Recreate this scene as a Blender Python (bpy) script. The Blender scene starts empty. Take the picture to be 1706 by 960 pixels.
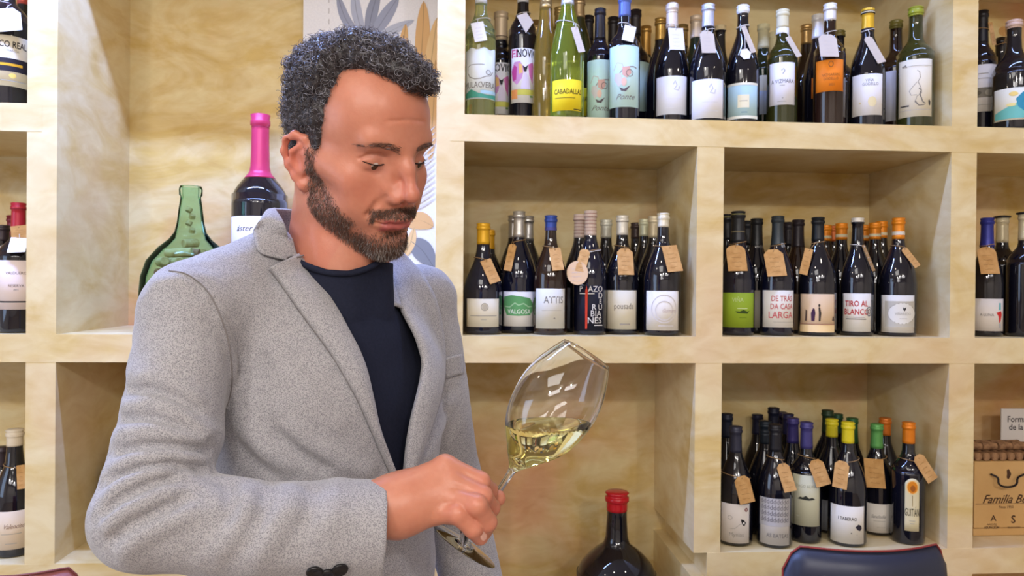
import bpy, bmesh, math, random
import numpy as np
from mathutils import Matrix, Vector

# ------------------------------------------------------------------ camera
scn = bpy.context.scene
COL = scn.collection
FPX = 1235.0
_yaw, _pit, _rho = math.radians(4.03), math.radians(0.24), math.radians(0.5)
CF = np.array([math.sin(_yaw)*math.cos(_pit), math.cos(_yaw)*math.cos(_pit), -math.sin(_pit)])
_R0 = np.array([math.cos(_yaw), -math.sin(_yaw), 0.0])
_U0 = np.cross(_R0, CF)
CR = math.cos(_rho)*_R0 + math.sin(_rho)*_U0
CU = math.cos(_rho)*_U0 - math.sin(_rho)*_R0
CO = np.array([0.0, 0.0, 1.45])
cam_data = bpy.data.cameras.new('camera')
cam = bpy.data.objects.new('camera', cam_data)
COL.objects.link(cam)
cam_data.sensor_width = 36.0
cam_data.lens = FPX/1706.0*36.0
cam_data.clip_start = 0.02
m = Matrix.Identity(4)
for i in range(3):
    m[i][0] = CR[i]; m[i][1] = CU[i]; m[i][2] = -CF[i]; m[i][3] = CO[i]
cam.matrix_world = m
cam_data.dof.use_dof = True
cam_data.dof.focus_distance = 0.95
cam_data.dof.aperture_fstop = 13.0
scn.camera = cam

# ------------------------------------------------------------------ view, world, lamps
scn.view_settings.view_transform = 'Standard'
scn.view_settings.look = 'None'
scn.view_settings.gamma = 1.0
scn.view_settings.exposure = 0.0
scn.view_settings.use_curve_mapping = False
world = bpy.data.worlds.new('world')
scn.world = world
world.use_nodes = True
world.node_tree.nodes['Background'].inputs[0].default_value = (0.85, 0.88, 1.0, 1)
world.node_tree.nodes['Background'].inputs[1].default_value = 0.25
scn.cycles.max_bounces = 16
scn.cycles.transmission_bounces = 14
scn.cycles.transparent_max_bounces = 16
scn.cycles.use_denoising = True

def lamp(name, kind, loc, energy, color, target=None, **kw):
    d = bpy.data.lights.new(name, kind)
    d.energy = energy; d.color = color
    for k, v in kw.items():
        setattr(d, k, v)
    o = bpy.data.objects.new(name, d)
    COL.objects.link(o)
    o.location = loc
    if target is not None:
        o.rotation_euler = (Vector(target)-Vector(loc)).to_track_quat('-Z', 'Y').to_euler()
    return o

COOL = (0.36, 0.50, 1.0)
# cool tube lamp running along the top of the shelves
lamp('tube_lamp_light', 'AREA', (0.95, 1.62, 2.74), 12, COOL, (0.95, 1.72, 0.0), shape='RECTANGLE', size=1.6, size_y=0.04)
lamp('tube_lamp_light', 'AREA', (-0.78, 1.62, 2.74), 58, (0.27, 0.42, 1.0), (-0.78, 1.72, 0.0), shape='RECTANGLE', size=1.3, size_y=0.04)
# ceiling spots between the man and the shelves
for sx in (-1.1, 0.0, 1.1):
    lamp('ceiling_spot_light', 'AREA', (sx, 0.95, 2.45), 1.2, (1.0, 0.90, 0.74), (sx, 1.75, 1.2), shape='DISK', size=0.10)
# spots further back in the room
for sx in (-1.6, -0.2, 1.2):
    lamp('room_spot_light', 'AREA', (sx, -2.2, 2.93), 17, (1.0, 0.94, 0.86), (sx*0.6, 1.9, 1.3), shape='DISK', size=0.14)
# broad unseen area lights added as fill, set just under the ceiling
lamp('added_fill_light', 'AREA', (-0.7, -0.5, 2.96), 22, (1.0, 0.96, 0.92), (-0.6, -0.2, 0.0), shape='RECTANGLE', size=1.2, size_y=1.2)
lamp('added_fill_light', 'AREA', (-1.2, -2.9, 2.96), 48, (1.0, 0.95, 0.95), (-1.2, -2.9, 0.0), shape='RECTANGLE', size=1.8, size_y=1.2)
lamp('added_fill_light', 'AREA', (1.4, -2.9, 2.96), 48, (1.0, 0.95, 0.95), (1.4, -2.9, 0.0), shape='RECTANGLE', size=1.8, size_y=1.2)
# daylight through the shop window on the left
lamp('shop_window_light', 'AREA', (-3.2, 0.2, 1.7), 30, (0.46, 0.66, 1.0), (0.0, 1.5, 1.3), shape='RECTANGLE', size=1.6, size_y=1.8)

# ------------------------------------------------------------------ helpers
def P(px, py, Y):
    """point of the photographed view ray at world depth Y (the survey of the room was made from the photo)"""
    d = CF + (px-853.0)/FPX*CR - (py-480.0)/FPX*CU
    return CO + d*(Y/d[1])

def srgb(r, g=None, b=None, a=1.0):
    if g is None:
        h = r.lstrip('#'); r, g, b = [int(h[i:i+2], 16) for i in (0, 2, 4)]
    f = lambda c: ((c/255.0+0.055)/1.055)**2.4 if c/255.0 > 0.04045 else c/255.0/12.92
    return (f(r), f(g), f(b), a)

MATS = {}
def mat(name, color=(0.8, 0.8, 0.8, 1), rough=0.5, metal=0.0, spec=0.5, trans=0.0, ior=1.45, coat=0.0, sheen=0.0, sss=0.0):
    if name in MATS:
        return MATS[name]
    m = bpy.data.materials.new(name); m.use_nodes = True
    b = m.node_tree.nodes['Principled BSDF']
    b.inputs['Base Color'].default_value = color
    b.inputs['Roughness'].default_value = rough
    b.inputs['Metallic'].default_value = metal
    b.inputs['Specular IOR Level'].default_value = spec
    b.inputs['Transmission Weight'].default_value = trans
    b.inputs['IOR'].default_value = ior
    b.inputs['Coat Weight'].default_value = coat
    b.inputs['Sheen Weight'].default_value = sheen
    if sss:
        b.inputs['Subsurface Weight'].default_value = sss
        b.inputs['Subsurface Radius'].default_value = (1.0, 0.35, 0.2)
        b.inputs['Subsurface Scale'].default_value = 0.006
    m.diffuse_color = color
    MATS[name] = m
    return m

def nodes_of(m):
    nt = m.node_tree
    return nt, nt.nodes, nt.links, nt.nodes['Principled BSDF']

def mesh_obj(name, verts, faces, materials=(), parent=None, smooth=False, mat_idx=None, colors=None):
    me = bpy.data.meshes.new(name)
    if isinstance(faces, np.ndarray):
        faces_l = faces
        me.vertices.add(len(verts)); me.vertices.foreach_set('co', np.asarray(verts, dtype=np.float32).ravel())
        n = faces.shape[1]
        me.loops.add(faces.size); me.loops.foreach_set('vertex_index', faces.astype(np.int32).ravel())
        me.polygons.add(len(faces)); me.polygons.foreach_set('loop_start', np.arange(0, faces.size, n, dtype=np.int32))
        me.update(calc_edges=True)
    else:
        me.from_pydata([tuple(map(float, v)) for v in verts], [], faces)
        me.update()
    for mt in (materials if isinstance(materials, (list, tuple)) else [materials]):
        me.materials.append(mt)
    if smooth:
        me.polygons.foreach_set('use_smooth', [True]*len(me.polygons))
    if mat_idx is not None:
        me.polygons.foreach_set('material_index', mat_idx)
    if colors is not None:
        ca = me.color_attributes.new('tint', 'FLOAT_COLOR', 'POINT')
        ca.data.foreach_set('color', np.asarray(colors, dtype=np.float32).ravel())
    o = bpy.data.objects.new(name, me)
    COL.objects.link(o)
    if parent is not None:
        o.parent = parent
    return o

def empty(name, loc, rz=0.0):
    o = bpy.data.objects.new(name, None)
    COL.objects.link(o); o.location = tuple(loc); o.rotation_euler = (0, 0, rz)
    o.empty_display_size = 0.05
    return o

def tag(o, label, cat, group=None, kind=None):
    if label: o['label'] = label
    if cat: o['category'] = cat
    if group: o['group'] = group
    if kind: o['kind'] = kind
    return o

def box_geo(lo, hi, bev=0.0):
    """verts, faces of a box with optional chamfered edges"""
    bm = bmesh.new()
    bmesh.ops.create_cube(bm, size=1.0)
    lo = Vector(lo); hi = Vector(hi)
    for v in bm.verts:
        v.co = Vector((lo[i] + (v.co[i]+0.5)*(hi[i]-lo[i]) for i in range(3)))
    if bev > 0:
        bmesh.ops.bevel(bm, geom=list(bm.edges), offset=bev, segments=2, affect='EDGES', profile=0.6)
    vs = [tuple(v.co) for v in bm.verts]
    for i, v in enumerate(bm.verts): v.index = i
    fs = [[v.index for v in f.verts] for f in bm.faces]
    bm.free()
    return vs, fs

def box(name, lo, hi, material, parent=None, bev=0.0):
    v, f = box_geo(lo, hi, bev)
    return mesh_obj(name, v, f, material, parent)

def merge(geos):
    V, Fc = [], []
    for v, f in geos:
        n = len(V); V.extend(v); Fc.extend([[i+n for i in q] for q in f])
    return V, Fc

def lathe_geo(prof, seg=32, close_top=True, close_bot=True):
    """profile [(r,z)] turned about z"""
    V, Fc = [], []
    for r, z in prof:
        for k in range(seg):
            a = 2*math.pi*k/seg
            V.append((r*math.cos(a), r*math.sin(a), z))
    n = len(prof)
    for i in range(n-1):
        for k in range(seg):
            k2 = (k+1) % seg
            Fc.append([i*seg+k, i*seg+k2, (i+1)*seg+k2, (i+1)*seg+k])
    if close_bot: Fc.append([k for k in range(seg)][::-1])
    if close_top: Fc.append([(n-1)*seg+k for k in range(seg)])
    return V, Fc

def tube_geo(pts, r, seg=6, closed=False):
    pts = [Vector(p) for p in pts]
    V, Fc = [], []
    n = len(pts)
    rr = r if isinstance(r, (list, tuple)) else [r]*n
    prev = None
    for i, p in enumerate(pts):
        if closed: t = pts[(i+1) % n]-pts[i-1]
        else: t = pts[min(i+1, n-1)]-pts[max(i-1, 0)]
        t.normalize()
        if prev is None:
            prev = t.orthogonal().normalized()
        u = (prev - t*prev.dot(t)).normalized(); prev = u
        w = t.cross(u)
        for k in range(seg):
            a = 2*math.pi*k/seg
            V.append(tuple(p + (u*math.cos(a)+w*math.sin(a))*rr[i]))
    for i in range(n if closed else n-1):
        j = (i+1) % n
        for k in range(seg):
            k2 = (k+1) % seg
            Fc.append([i*seg+k, i*seg+k2, j*seg+k2, j*seg+k])
    if not closed:
        Fc.append(list(range(seg))[::-1]); Fc.append([(n-1)*seg+k for k in range(seg)])
    return V, Fc

# ------------------------------------------------------------------ room shell
def noise_mat(name, c1, c2, scale, rough=0.6, bump=0.0, detail=6, dist=0.0, spec=0.3, c3=None):
    m = mat(name, c1, rough, spec=spec)
    nt, N, L, b = nodes_of(m)
    tc = N.new('ShaderNodeTexCoord')
    nz = N.new('ShaderNodeTexNoise'); nz.inputs['Scale'].default_value = scale; nz.inputs['Detail'].default_value = detail
    nz.inputs['Distortion'].default_value = dist
    cr = N.new('ShaderNodeValToRGB')
    cr.color_ramp.elements[0].position = 0.35; cr.color_ramp.elements[0].color = c1
    cr.color_ramp.elements[1].position = 0.68; cr.color_ramp.elements[1].color = c2
    if c3:
        e = cr.color_ramp.elements.new(0.52); e.color = c3
    L.new(tc.outputs['Object'], nz.inputs['Vector']); L.new(nz.outputs['Fac'], cr.inputs['Fac'])
    L.new(cr.outputs['Color'], b.inputs['Base Color'])
    if bump:
        bp = N.new('ShaderNodeBump'); bp.inputs['Strength'].default_value = bump; bp.inputs['Distance'].default_value = 0.002
        L.new(nz.outputs['Fac'], bp.inputs['Height']); L.new(bp.outputs['Normal'], b.inputs['Normal'])
    return m

def marble_plaster(name, base, ochre, pink, pale, ramp=(0.40, 0.52, 0.66)):
    """sponged and dragged plaster: cream ground, ochre and pink swirls"""
    m = mat(name, base, 0.42, spec=0.4)
    nt, N, L, b = nodes_of(m)
    tc = N.new('ShaderNodeTexCoord')
    mp = N.new('ShaderNodeMapping'); mp.inputs['Rotation'].default_value = (0.3, 0.5, 0.2); mp.inputs['Scale'].default_value = (1.0, 1.0, 2.1)
    n1 = N.new('ShaderNodeTexNoise'); n1.inputs['Scale'].default_value = 3.1; n1.inputs['Detail'].default_value = 7; n1.inputs['Distortion'].default_value = 1.5; n1.inputs['Roughness'].default_value = 0.55
    n2 = N.new('ShaderNodeTexNoise'); n2.inputs['Scale'].default_value = 1.6; n2.inputs['Detail'].default_value = 4; n2.inputs['Distortion'].default_value = 1.0
    n3 = N.new('ShaderNodeTexNoise'); n3.inputs['Scale'].default_value = 9.0; n3.inputs['Detail'].default_value = 8; n3.inputs['Distortion'].default_value = 1.2
    for n in (n1, n3): L.new(mp.outputs[0], n.inputs['Vector'])
    L.new(tc.outputs['Object'], mp.inputs['Vector']); L.new(tc.outputs['Object'], n2.inputs['Vector'])
    r1 = N.new('ShaderNodeValToRGB'); e = r1.color_ramp.elements
    e[0].position = ramp[0]; e[0].color = pale
    e[1].position = ramp[2]; e[1].color = ochre
    k = e.new(ramp[1]); k.color = base
    L.new(n1.outputs['Fac'], r1.inputs['Fac'])
    r2 = N.new('ShaderNodeValToRGB'); r2.color_ramp.elements[0].position = 0.5; r2.color_ramp.elements[1].position = 0.72
    r2.color_ramp.elements[0].color = (0, 0, 0, 1); r2.color_ramp.elements[1].color = (0.8, 0.8, 0.8, 1)
    L.new(n2.outputs['Fac'], r2.inputs['Fac'])
    mx = N.new('ShaderNodeMixRGB'); mx.inputs[2].default_value = pink
    L.new(r2.outputs['Color'], mx.inputs[0]); L.new(r1.outputs['Color'], mx.inputs[1])
    mx2 = N.new('ShaderNodeMixRGB'); mx2.blend_type = 'SOFT_LIGHT'; mx2.inputs[0].default_value = 0.55
    L.new(mx.outputs[0], mx2.inputs[1]); L.new(n3.outputs['Fac'], mx2.inputs[2])
    L.new(mx2.outputs[0], b.inputs['Base Color'])
    bp = N.new('ShaderNodeBump'); bp.inputs['Strength'].default_value = 0.12; bp.inputs['Distance'].default_value = 0.003
    L.new(n3.outputs['Fac'], bp.inputs['Height']); L.new(bp.outputs['Normal'], b.inputs['Normal'])
    return m

plaster = marble_plaster('marbled_plaster', srgb(222, 200, 150), srgb(214, 186, 124), srgb(224, 196, 158), srgb(228, 210, 166))
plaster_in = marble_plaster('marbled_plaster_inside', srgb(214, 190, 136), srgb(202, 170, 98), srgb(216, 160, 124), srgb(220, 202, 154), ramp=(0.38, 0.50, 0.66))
wall_m = noise_mat('cream_wall', srgb(226, 220, 208), srgb(232, 226, 216), 3, 0.8)
floor_m = noise_mat('stone_floor', srgb(150, 130, 110), srgb(168, 148, 126), 5, 0.35, c3=srgb(158, 140, 118))
ceil_m = mat('white_ceiling', srgb(228, 226, 222), 0.9)
def structure(o): o['kind'] = 'structure'; return o
X0, X1, Y0, Y1, ZC = -3.4, 3.6, -4.2, 2.42, 3.0
structure(box('floor', (X0, Y0, -0.1), (X1, Y1, 0), floor_m))
structure(box('ceiling', (X0, Y0, ZC), (X1, Y1, ZC+0.1), ceil_m))
structure(box('wall_back', (X0, Y1, 0), (X1, Y1+0.1, ZC), wall_m))
structure(box('wall_right', (X1, Y0, 0), (X1+0.1, Y1, ZC), wall_m))
structure(box('wall_left', (X0-0.1, Y0, 0), (X0, Y1, ZC), wall_m))
structure(box('wall_front', (X0, Y0-0.1, 0), (X1, Y0, ZC), wall_m))

# ------------------------------------------------------------------ shelving
SF, SB = 1.90, 2.30            # front and back plane of the shelving
TH = 0.069
PITCH = 0.567
ZB = 1.3185                    # top of the middle shelf
zt = {'up': ZB+2*PITCH, 'A': ZB+PITCH, 'B': ZB, 'C': ZB-PITCH, 'D': ZB-2*PITCH}
PX = 0.681
ux = {-2: -0.0626-3*0.681, -1: -0.0626-2*0.68, 0: P(44, 480, SF)[0]-0.001, 1: P(725, 480, SF)[0], 2: P(1160, 480, SF)[0], 3: P(1583, 480, SF)[0], 4: P(1583, 480, SF)[0]+0.70, 5: P(1583, 480, SF)[0]+1.40}
PW = 0.071
shelf_root = tag(empty('shelving_unit', (0.3, 2.1, 0)), 'built-in wall of square niches finished in cream and ochre marbled plaster', 'shelf')
SX0, SX1 = -2.2, 2.84
def shelf_part(name, lo, hi, m_=plaster, bev=0.0):
    o = box(name, lo, hi, m_, None, bev)
    o.parent = shelf_root; o.matrix_parent_inverse = Matrix.Translation((-0.3, -2.1, 0))
    return o
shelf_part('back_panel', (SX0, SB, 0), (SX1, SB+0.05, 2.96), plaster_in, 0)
for k, z in zt.items():
    if k == 'A':     # this shelf is missing in the tall niche behind the man
        shelf_part('shelf', (SX0, SF, z-TH), (ux[0]+PW*0.5, SB, z))
        shelf_part('shelf', (ux[1]+PW*0.5, SF, z-TH), (SX1, SB, z))
    elif k == 'C':   # and this one is missing in the niche with the largest bottle
        shelf_part('shelf', (SX0, SF, z-TH), (ux[1]+PW*0.5, SB, z))
        shelf_part('shelf', (ux[2]+PW*0.5, SF, z-TH), (SX1, SB, z))
    else:
        shelf_part('shelf', (SX0, SF, z-TH), (SX1, SB, z))
shelf_part('plinth', (SX0, SF, 0), (SX1, SB, 0.10))
for k in (-2, 0, 1, 2, 3, 4, 5):
    x = ux[k]
    if x < SX0 or x > SX1: continue
    if k == 2:
        # no post between the two top niches
        segs = [(0.10, zt['D']-TH), (zt['D'], zt['C']-TH), (zt['C'], zt['B']-TH), (zt['B'], zt['A']-TH), (zt['up'], 2.96)]
    elif k in (0, 1):
        segs = [(0.10, zt['D']-TH), (zt['D'], zt['C']-TH), (zt['C'], zt['B']-TH), (zt['B'], zt['up']-TH), (zt['up'], 2.96)]
    else:
        segs = [(0.10, zt['D']-TH), (zt['D'], zt['C']-TH), (zt['C'], zt['B']-TH), (zt['B'], zt['A']-TH), (zt['A'], zt['up']-TH), (zt['up'], 2.96)]
    for a, b2 in segs:
        shelf_part('upright', (x, SF+0.0005, a), (x+PW, SB, b2), plaster)
# hidden middle post of the low left niche
shelf_part('upright', (-0.62, SF+0.0005, zt['C']), (-0.55, SB, zt['B']-TH), plaster)

# ------------------------------------------------------------------ bottles
def glass_mat(name, col, trans=0.0, rough=0.04, ior=1.5):
    return mat(name, col, rough, spec=0.6, trans=trans, ior=ior, coat=0.3)
GL = {
    'black': glass_mat('black_wine_glass', srgb(16, 16, 26)),
    'brown': glass_mat('brown_wine_glass', srgb(38, 22, 16)),
    'olive': glass_mat('olive_wine_glass', srgb(46, 48, 18)),
    'navy': glass_mat('dark_bluish_glass', srgb(14, 16, 34)),
    'dgreen': glass_mat('dark_green_glass', srgb(20, 34, 20)),
    'amber': glass_mat('honey_glass', srgb(190, 160, 70), 0.75),
    'clear': glass_mat('pale_green_clear_glass', srgb(214, 222, 150), 0.85),
    'lime': glass_mat('lime_green_glass', srgb(172, 190, 66), 0.8),
}
PAPER = {}
def paper(c):
    k = 'paper_%02x%02x%02x' % c
    if k not in PAPER: PAPER[k] = mat('label_paper_' + str(len(PAPER)), srgb(*c), 0.6, spec=0.3)
    return PAPER[k]
INK = {}
def ink(c):
    if c not in INK: INK[c] = mat('ink_' + str(len(INK)), srgb(*c), 0.55, spec=0.3)
    return INK[c]
kraft = noise_mat('kraft_card', srgb(186, 140, 84), srgb(204, 160, 104), 60, 0.8)
whitecard = mat('white_card', srgb(226, 222, 220), 0.7)
greycard = mat('grey_beige_card', srgb(196, 184, 172), 0.7)
twine = mat('jute_twine', srgb(150, 118, 78), 0.9)
whitethread = mat('white_thread', srgb(210, 205, 200), 0.8)

# profiles: (radius / body radius, height / total height); neck radius given apart
def prof(kind, R, H, rn):
    s = R
    if kind == 'burg':
        p = [(0.80*s, 0.0), (0.96*s, 0.006), (s, 0.03), (s, 0.40), (0.985*s, 0.46), (0.93*s, 0.52), (0.82*s, 0.585), (0.66*s, 0.65), (0.50*s, 0.71)]
        p += [(rn*1.16, 0.77), (rn*1.06, 0.82), (rn, 0.90), (rn, 0.945), (rn*1.14, 0.95), (rn*1.14, 0.972), (rn*1.02, 0.975), (rn*1.0, 1.0)]
    elif kind == 'bord':
        p = [(0.82*s, 0.0), (0.96*s, 0.006), (s, 0.03), (s, 0.575), (0.98*s, 0.605), (0.90*s, 0.64), (0.74*s, 0.672), (0.56*s, 0.70)]
        p += [(rn*1.25, 0.73), (rn*1.1, 0.76), (rn*1.03, 0.85), (rn, 0.945), (rn*1.14, 0.95), (rn*1.14, 0.972), (rn*1.02, 0.975), (rn, 1.0)]
    elif kind == 'bord_low':     # broad rounded shoulders set low, long neck
        p = [(0.82*s, 0.0), (0.96*s, 0.006), (s, 0.03), (s, 0.50), (0.98*s, 0.54), (0.90*s, 0.585), (0.74*s, 0.63), (0.55*s, 0.67)]
        p += [(rn*1.3, 0.71), (rn*1.1, 0.75), (rn*1.0, 0.85), (rn, 0.945), (rn*1.16, 0.95), (rn*1.16, 0.972), (rn*1.02, 0.975), (rn, 1.0)]
    elif kind == 'flute':
        p = [(0.85*s, 0.0), (0.97*s, 0.006), (s, 0.03), (s, 0.44), (0.95*s, 0.52), (0.84*s, 0.60), (0.70*s, 0.68), (0.56*s, 0.75)]
        p += [(rn*1.2, 0.82), (rn*1.05, 0.88), (rn, 0.945), (rn*1.14, 0.95), (rn*1.14, 0.972), (rn*1.02, 0.975), (rn, 1.0)]
    elif kind == 'onion':        # squat body with a long sloped neck
        p = [(0.84*s, 0.0), (0.97*s, 0.006), (s, 0.03), (s, 0.33), (0.99*s, 0.40), (0.93*s, 0.46), (0.80*s, 0.53), (0.62*s, 0.60), (0.48*s, 0.66)]
        p += [(rn*1.25, 0.73), (rn*1.1, 0.78), (rn, 0.90), (rn, 0.945), (rn*1.14, 0.95), (rn*1.14, 0.972), (rn*1.02, 0.975), (rn, 1.0)]
    return [(r, z*H) for r, z in p]

def smooth_prof(p, n=3):
    """Catmull-Rom through the shoulder part so it turns smoothly"""
    out = []
    for i in range(len(p)-1):
        p0, p1, p2, p3 = p[max(i-1, 0)], p[i], p[i+1], p[min(i+2, len(p)-1)]
        sub = n if 3 <= i <= len(p)-9 else 1
        for k in range(sub):
            t = k/sub
            if sub == 1: out.append(p1); continue
            q = [0.5*((2*p1[j]) + (-p0[j]+p2[j])*t + (2*p0[j]-5*p1[j]+4*p2[j]-p3[j])*t*t + (-p0[j]+3*p1[j]-3*p2[j]+p3[j])*t**3) for j in (0, 1)]
            out.append(tuple(q))
    out.append(p[-1])
    return out

def rad_at(p, z):
    for (r0, z0), (r1, z1) in zip(p[:-1], p[1:]):
        if z0 <= z <= z1: return r0 + (r1-r0)*((z-z0)/max(z1-z0, 1e-9))
    return p[-1][0]

_txt_cache = {}
def text_geo(s, bold=0.0, shear=0.0):
    """flat filled lettering: verts in units where the line height is 1, centred"""
    k = (s, bold, shear)
    if k in _txt_cache: return _txt_cache[k]
    cu = bpy.data.curves.new('lettering', 'FONT')
    cu.body = s; cu.size = 1.0; cu.align_x = 'CENTER'; cu.align_y = 'CENTER'; cu.offset = bold; cu.shear = shear
    cu.resolution_u = 2
    o = bpy.data.objects.new('lettering', cu); COL.objects.link(o)
    dg = bpy.context.evaluated_depsgraph_get(); dg.update()
    me = o.evaluated_get(dg).to_mesh()
    V = [(v.co.x, v.co.y) for v in me.vertices]; Fc = [list(f.vertices) for f in me.polygons]
    o.evaluated_get(dg).to_mesh_clear()
    bpy.data.objects.remove(o); bpy.data.curves.remove(cu)
    _txt_cache[k] = (V, Fc)
    return V, Fc

def strips(pts, w=0.0035):
    """polygon cut into narrow upright strips so that it can follow the curve of a bottle"""
    def cut(pl, x, keep_right):
        out = []
        for (ax, ay), (bx, by) in zip(pl, pl[1:]+pl[:1]):
            ia = (ax >= x) if keep_right else (ax <= x); ib = (bx >= x) if keep_right else (bx <= x)
            if ia: out.append((ax, ay))
            if ia != ib and bx != ax: out.append((x, ay+(by-ay)*(x-ax)/(bx-ax)))
        return out
    pts = [tuple(p) for p in pts]
    x0 = min(p[0] for p in pts); x1 = max(p[0] for p in pts); n = max(1, int((x1-x0)/w)+1)
    V, Fc = [], []
    for k in range(n):
        q = cut(pts, x0+(x1-x0)*k/n, True)
        if len(q) >= 3: q = cut(q, x0+(x1-x0)*(k+1)/n, False)
        if len(q) >= 3:
            Fc.append(list(range(len(V), len(V)+len(q)))); V += q
    return V, Fc

def art_geo(item):
    """one printed item in flat label units -> (verts2d, faces)"""
    kind = item[0]
    if kind == 'T':      # text, cx, cy, height, width-scale, (bold, shear)
        _, s, cx, cy, h, ws, bold, sh = (list(item) + [0.0]*8)[:8]
        V, Fc = text_geo(s, bold or 0.0, sh or 0.0)
        ws = ws or 1.0
        return [(cx + x*h*ws, cy + y*h) for x, y in V], Fc
    if kind == 'R':      # rectangle x0,y0,x1,y1 split along x so that it bends
        _, x0, y0, x1, y1 = item[:5]
        n = max(1, int(abs(x1-x0)/0.004)+1)
        V, Fc = [], []
        for i in range(n+1):
            x = x0 + (x1-x0)*i/n
            V += [(x, y0), (x, y1)]
        for i in range(n): Fc.append([2*i, 2*i+2, 2*i+3, 2*i+1])
        return V, Fc
    if kind == 'E':      # ellipse cx,cy,rx,ry
        _, cx, cy, rx, ry = item[:5]
        return strips([(cx+rx*math.cos(2*math.pi*k/24), cy+ry*math.sin(2*math.pi*k/24)) for k in range(24)])
    if kind == 'O':      # ring
        _, cx, cy, rx, ry, w = item[:6]
        n = 24; V = []
        for k in range(n):
            c, s = math.cos(2*math.pi*k/n), math.sin(2*math.pi*k/n)
            V += [(cx+rx*c, cy+ry*s), (cx+(rx-w)*c, cy+(ry-w)*s)]
        return V, [[2*k, (2*k+2) % (2*n), (2*k+3) % (2*n), 2*k+1] for k in range(n)]
    if kind == 'L':      # stroke through points, width
        _, pts, w = item[:3]
        V, Fc = [], []
        dense = []
        for (ax, ay), (bx, by) in zip(pts[:-1], pts[1:]):
            k = max(1, int(math.hypot(bx-ax, by-ay)/0.005))
            dense += [(ax+(bx-ax)*i/k, ay+(by-ay)*i/k) for i in range(k)]
        dense.append(pts[-1])
        for i, (x, y) in enumerate(dense):
            x2, y2 = dense[min(i+1, len(dense)-1)]; x1, y1 = dense[max(i-1, 0)]
            l = math.hypot(x2-x1, y2-y1) or 1
            nx, ny = -(y2-y1)/l*w/2, (x2-x1)/l*w/2
            V += [(x+nx, y+ny), (x-nx, y-ny)]
        for i in range(len(dense)-1): Fc.append([2*i+1, 2*i+3, 2*i+2, 2*i])
        return V, Fc
    if kind == 'P':      # polygon
        return strips(item[1])

def bend(V, prof_, off, ang0, zc, flip=True):
    """flat (x,z) -> on the bottle's surface; x is arc length from ang0"""
    out = []
    for x, y in V:
        z = zc + y
        r = rad_at(prof_, z)
        a = ang0 + x/r
        out.append(((r+off)*math.sin(a), -(r+off)*math.cos(a), z))
    return out

def label_sheet(prof_, z0, z1, w, ang0, off=0.0006, arc_top=None, nz=3):
    """curved paper label, w = arc width"""
    n = 18
    V, Fc = [], []
    for j in range(nz+1):
        z = z0 + (z1-z0)*j/nz
        for i in range(n+1):
            x = -w/2 + w*i/n
            zz = z
            if arc_top and j == nz: zz = z + arc_top(x/(w/2))
            r = rad_at(prof_, zz); a = ang0 + x/rad_at(prof_, z0)
            V.append(((r+off)*math.sin(a), -(r+off)*math.cos(a), zz))
    for j in range(nz):
        for i in range(n):
            a = j*(n+1)+i
            Fc.append([a, a+1, a+n+2, a+n+1])
    # a paper edge of its own thickness
    m_ = len(V)
    for v in V[:]:
        rr = math.hypot(v[0], v[1]); k = (rr-0.0005)/rr
        V.append((v[0]*k, v[1]*k, v[2]))
    def strip(idx):
        for a, b2 in zip(idx[:-1], idx[1:]): Fc.append([a, b2, b2+m_, a+m_])
    strip(list(range(n, -1, -1))); strip([nz*(n+1)+i for i in range(n+1)])
    strip([j*(n+1) for j in range(nz+1)][::1]); strip([j*(n+1)+n for j in range(nz, -1, -1)])
    return V, Fc

def seal_prof(pr, H, frac, style):
    z0 = H*(1-frac)
    pts = [(rad_at(pr, z0)+0.0007, z0)]
    zs = sorted(set([z0 + (H-z0)*k/8 for k in range(1, 8)] + [z for r, z in pr if z > z0+0.002]))
    for z in zs:
        if z < H-0.003: pts.append((rad_at(pr, z)+0.0009, z))
    rt = rad_at(pr, H*0.96)
    if style == 'wax':
        pts.append((rt+0.0012, H-0.002)); pts.append((rt*0.9, H+0.0012)); pts.append((rt*0.3, H+0.002))
    elif style == 'dome':
        pts.append((rt+0.001, H-0.004)); pts.append((rt*0.8, H+0.001)); pts.append((rt*0.3, H+0.0035))
    else:
        pts.append((rt+0.0009, H-0.001)); pts.append((rt*0.85, H+0.0008)); pts.append((rt*0.2, H+0.0008))
    return pts

def tag_geo(w, h, shape, th=0.0012):
    c = min(w, h)*0.26
    if shape == 'clip':   pts = [(-w/2, -h/2), (w/2, -h/2), (w/2, h/2-c), (w/2-c, h/2), (-w/2+c, h/2), (-w/2, h/2-c)]
    elif shape == 'arch': pts = [(-w/2, -h/2), (w/2, -h/2)] + [(w/2*math.cos(a), h/2-w*0.32+w*0.32*math.sin(a)) for a in [math.pi*k/8 for k in range(0, 9)]]
    elif shape == 'hex':  pts = [(w/2*math.cos(a), h/2*math.sin(a)) for a in [math.pi/3*k+0.2 for k in range(6)]]
    elif shape == 'diamond': pts = [(0, -h/2), (w*0.55, 0), (w*0.2, h/2), (-w*0.45, h*0.35)]
    elif shape == 'round':   pts = [(w/2*math.cos(a), h/2*math.sin(a)) for a in [2*math.pi*k/20 for k in range(20)]]
    else: pts = [(-w/2, -h/2), (w/2, -h/2), (w/2, h/2), (-w/2, h/2)]
    n = len(pts)
    V = [(x, -th/2, y) for x, y in pts] + [(x, th/2, y) for x, y in pts]
    Fc = [list(range(n)), list(range(n, 2*n))[::-1]] + [[i, i+n, (i+1) % n+n, (i+1) % n] for i in range(n)]
    return V, Fc

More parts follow.
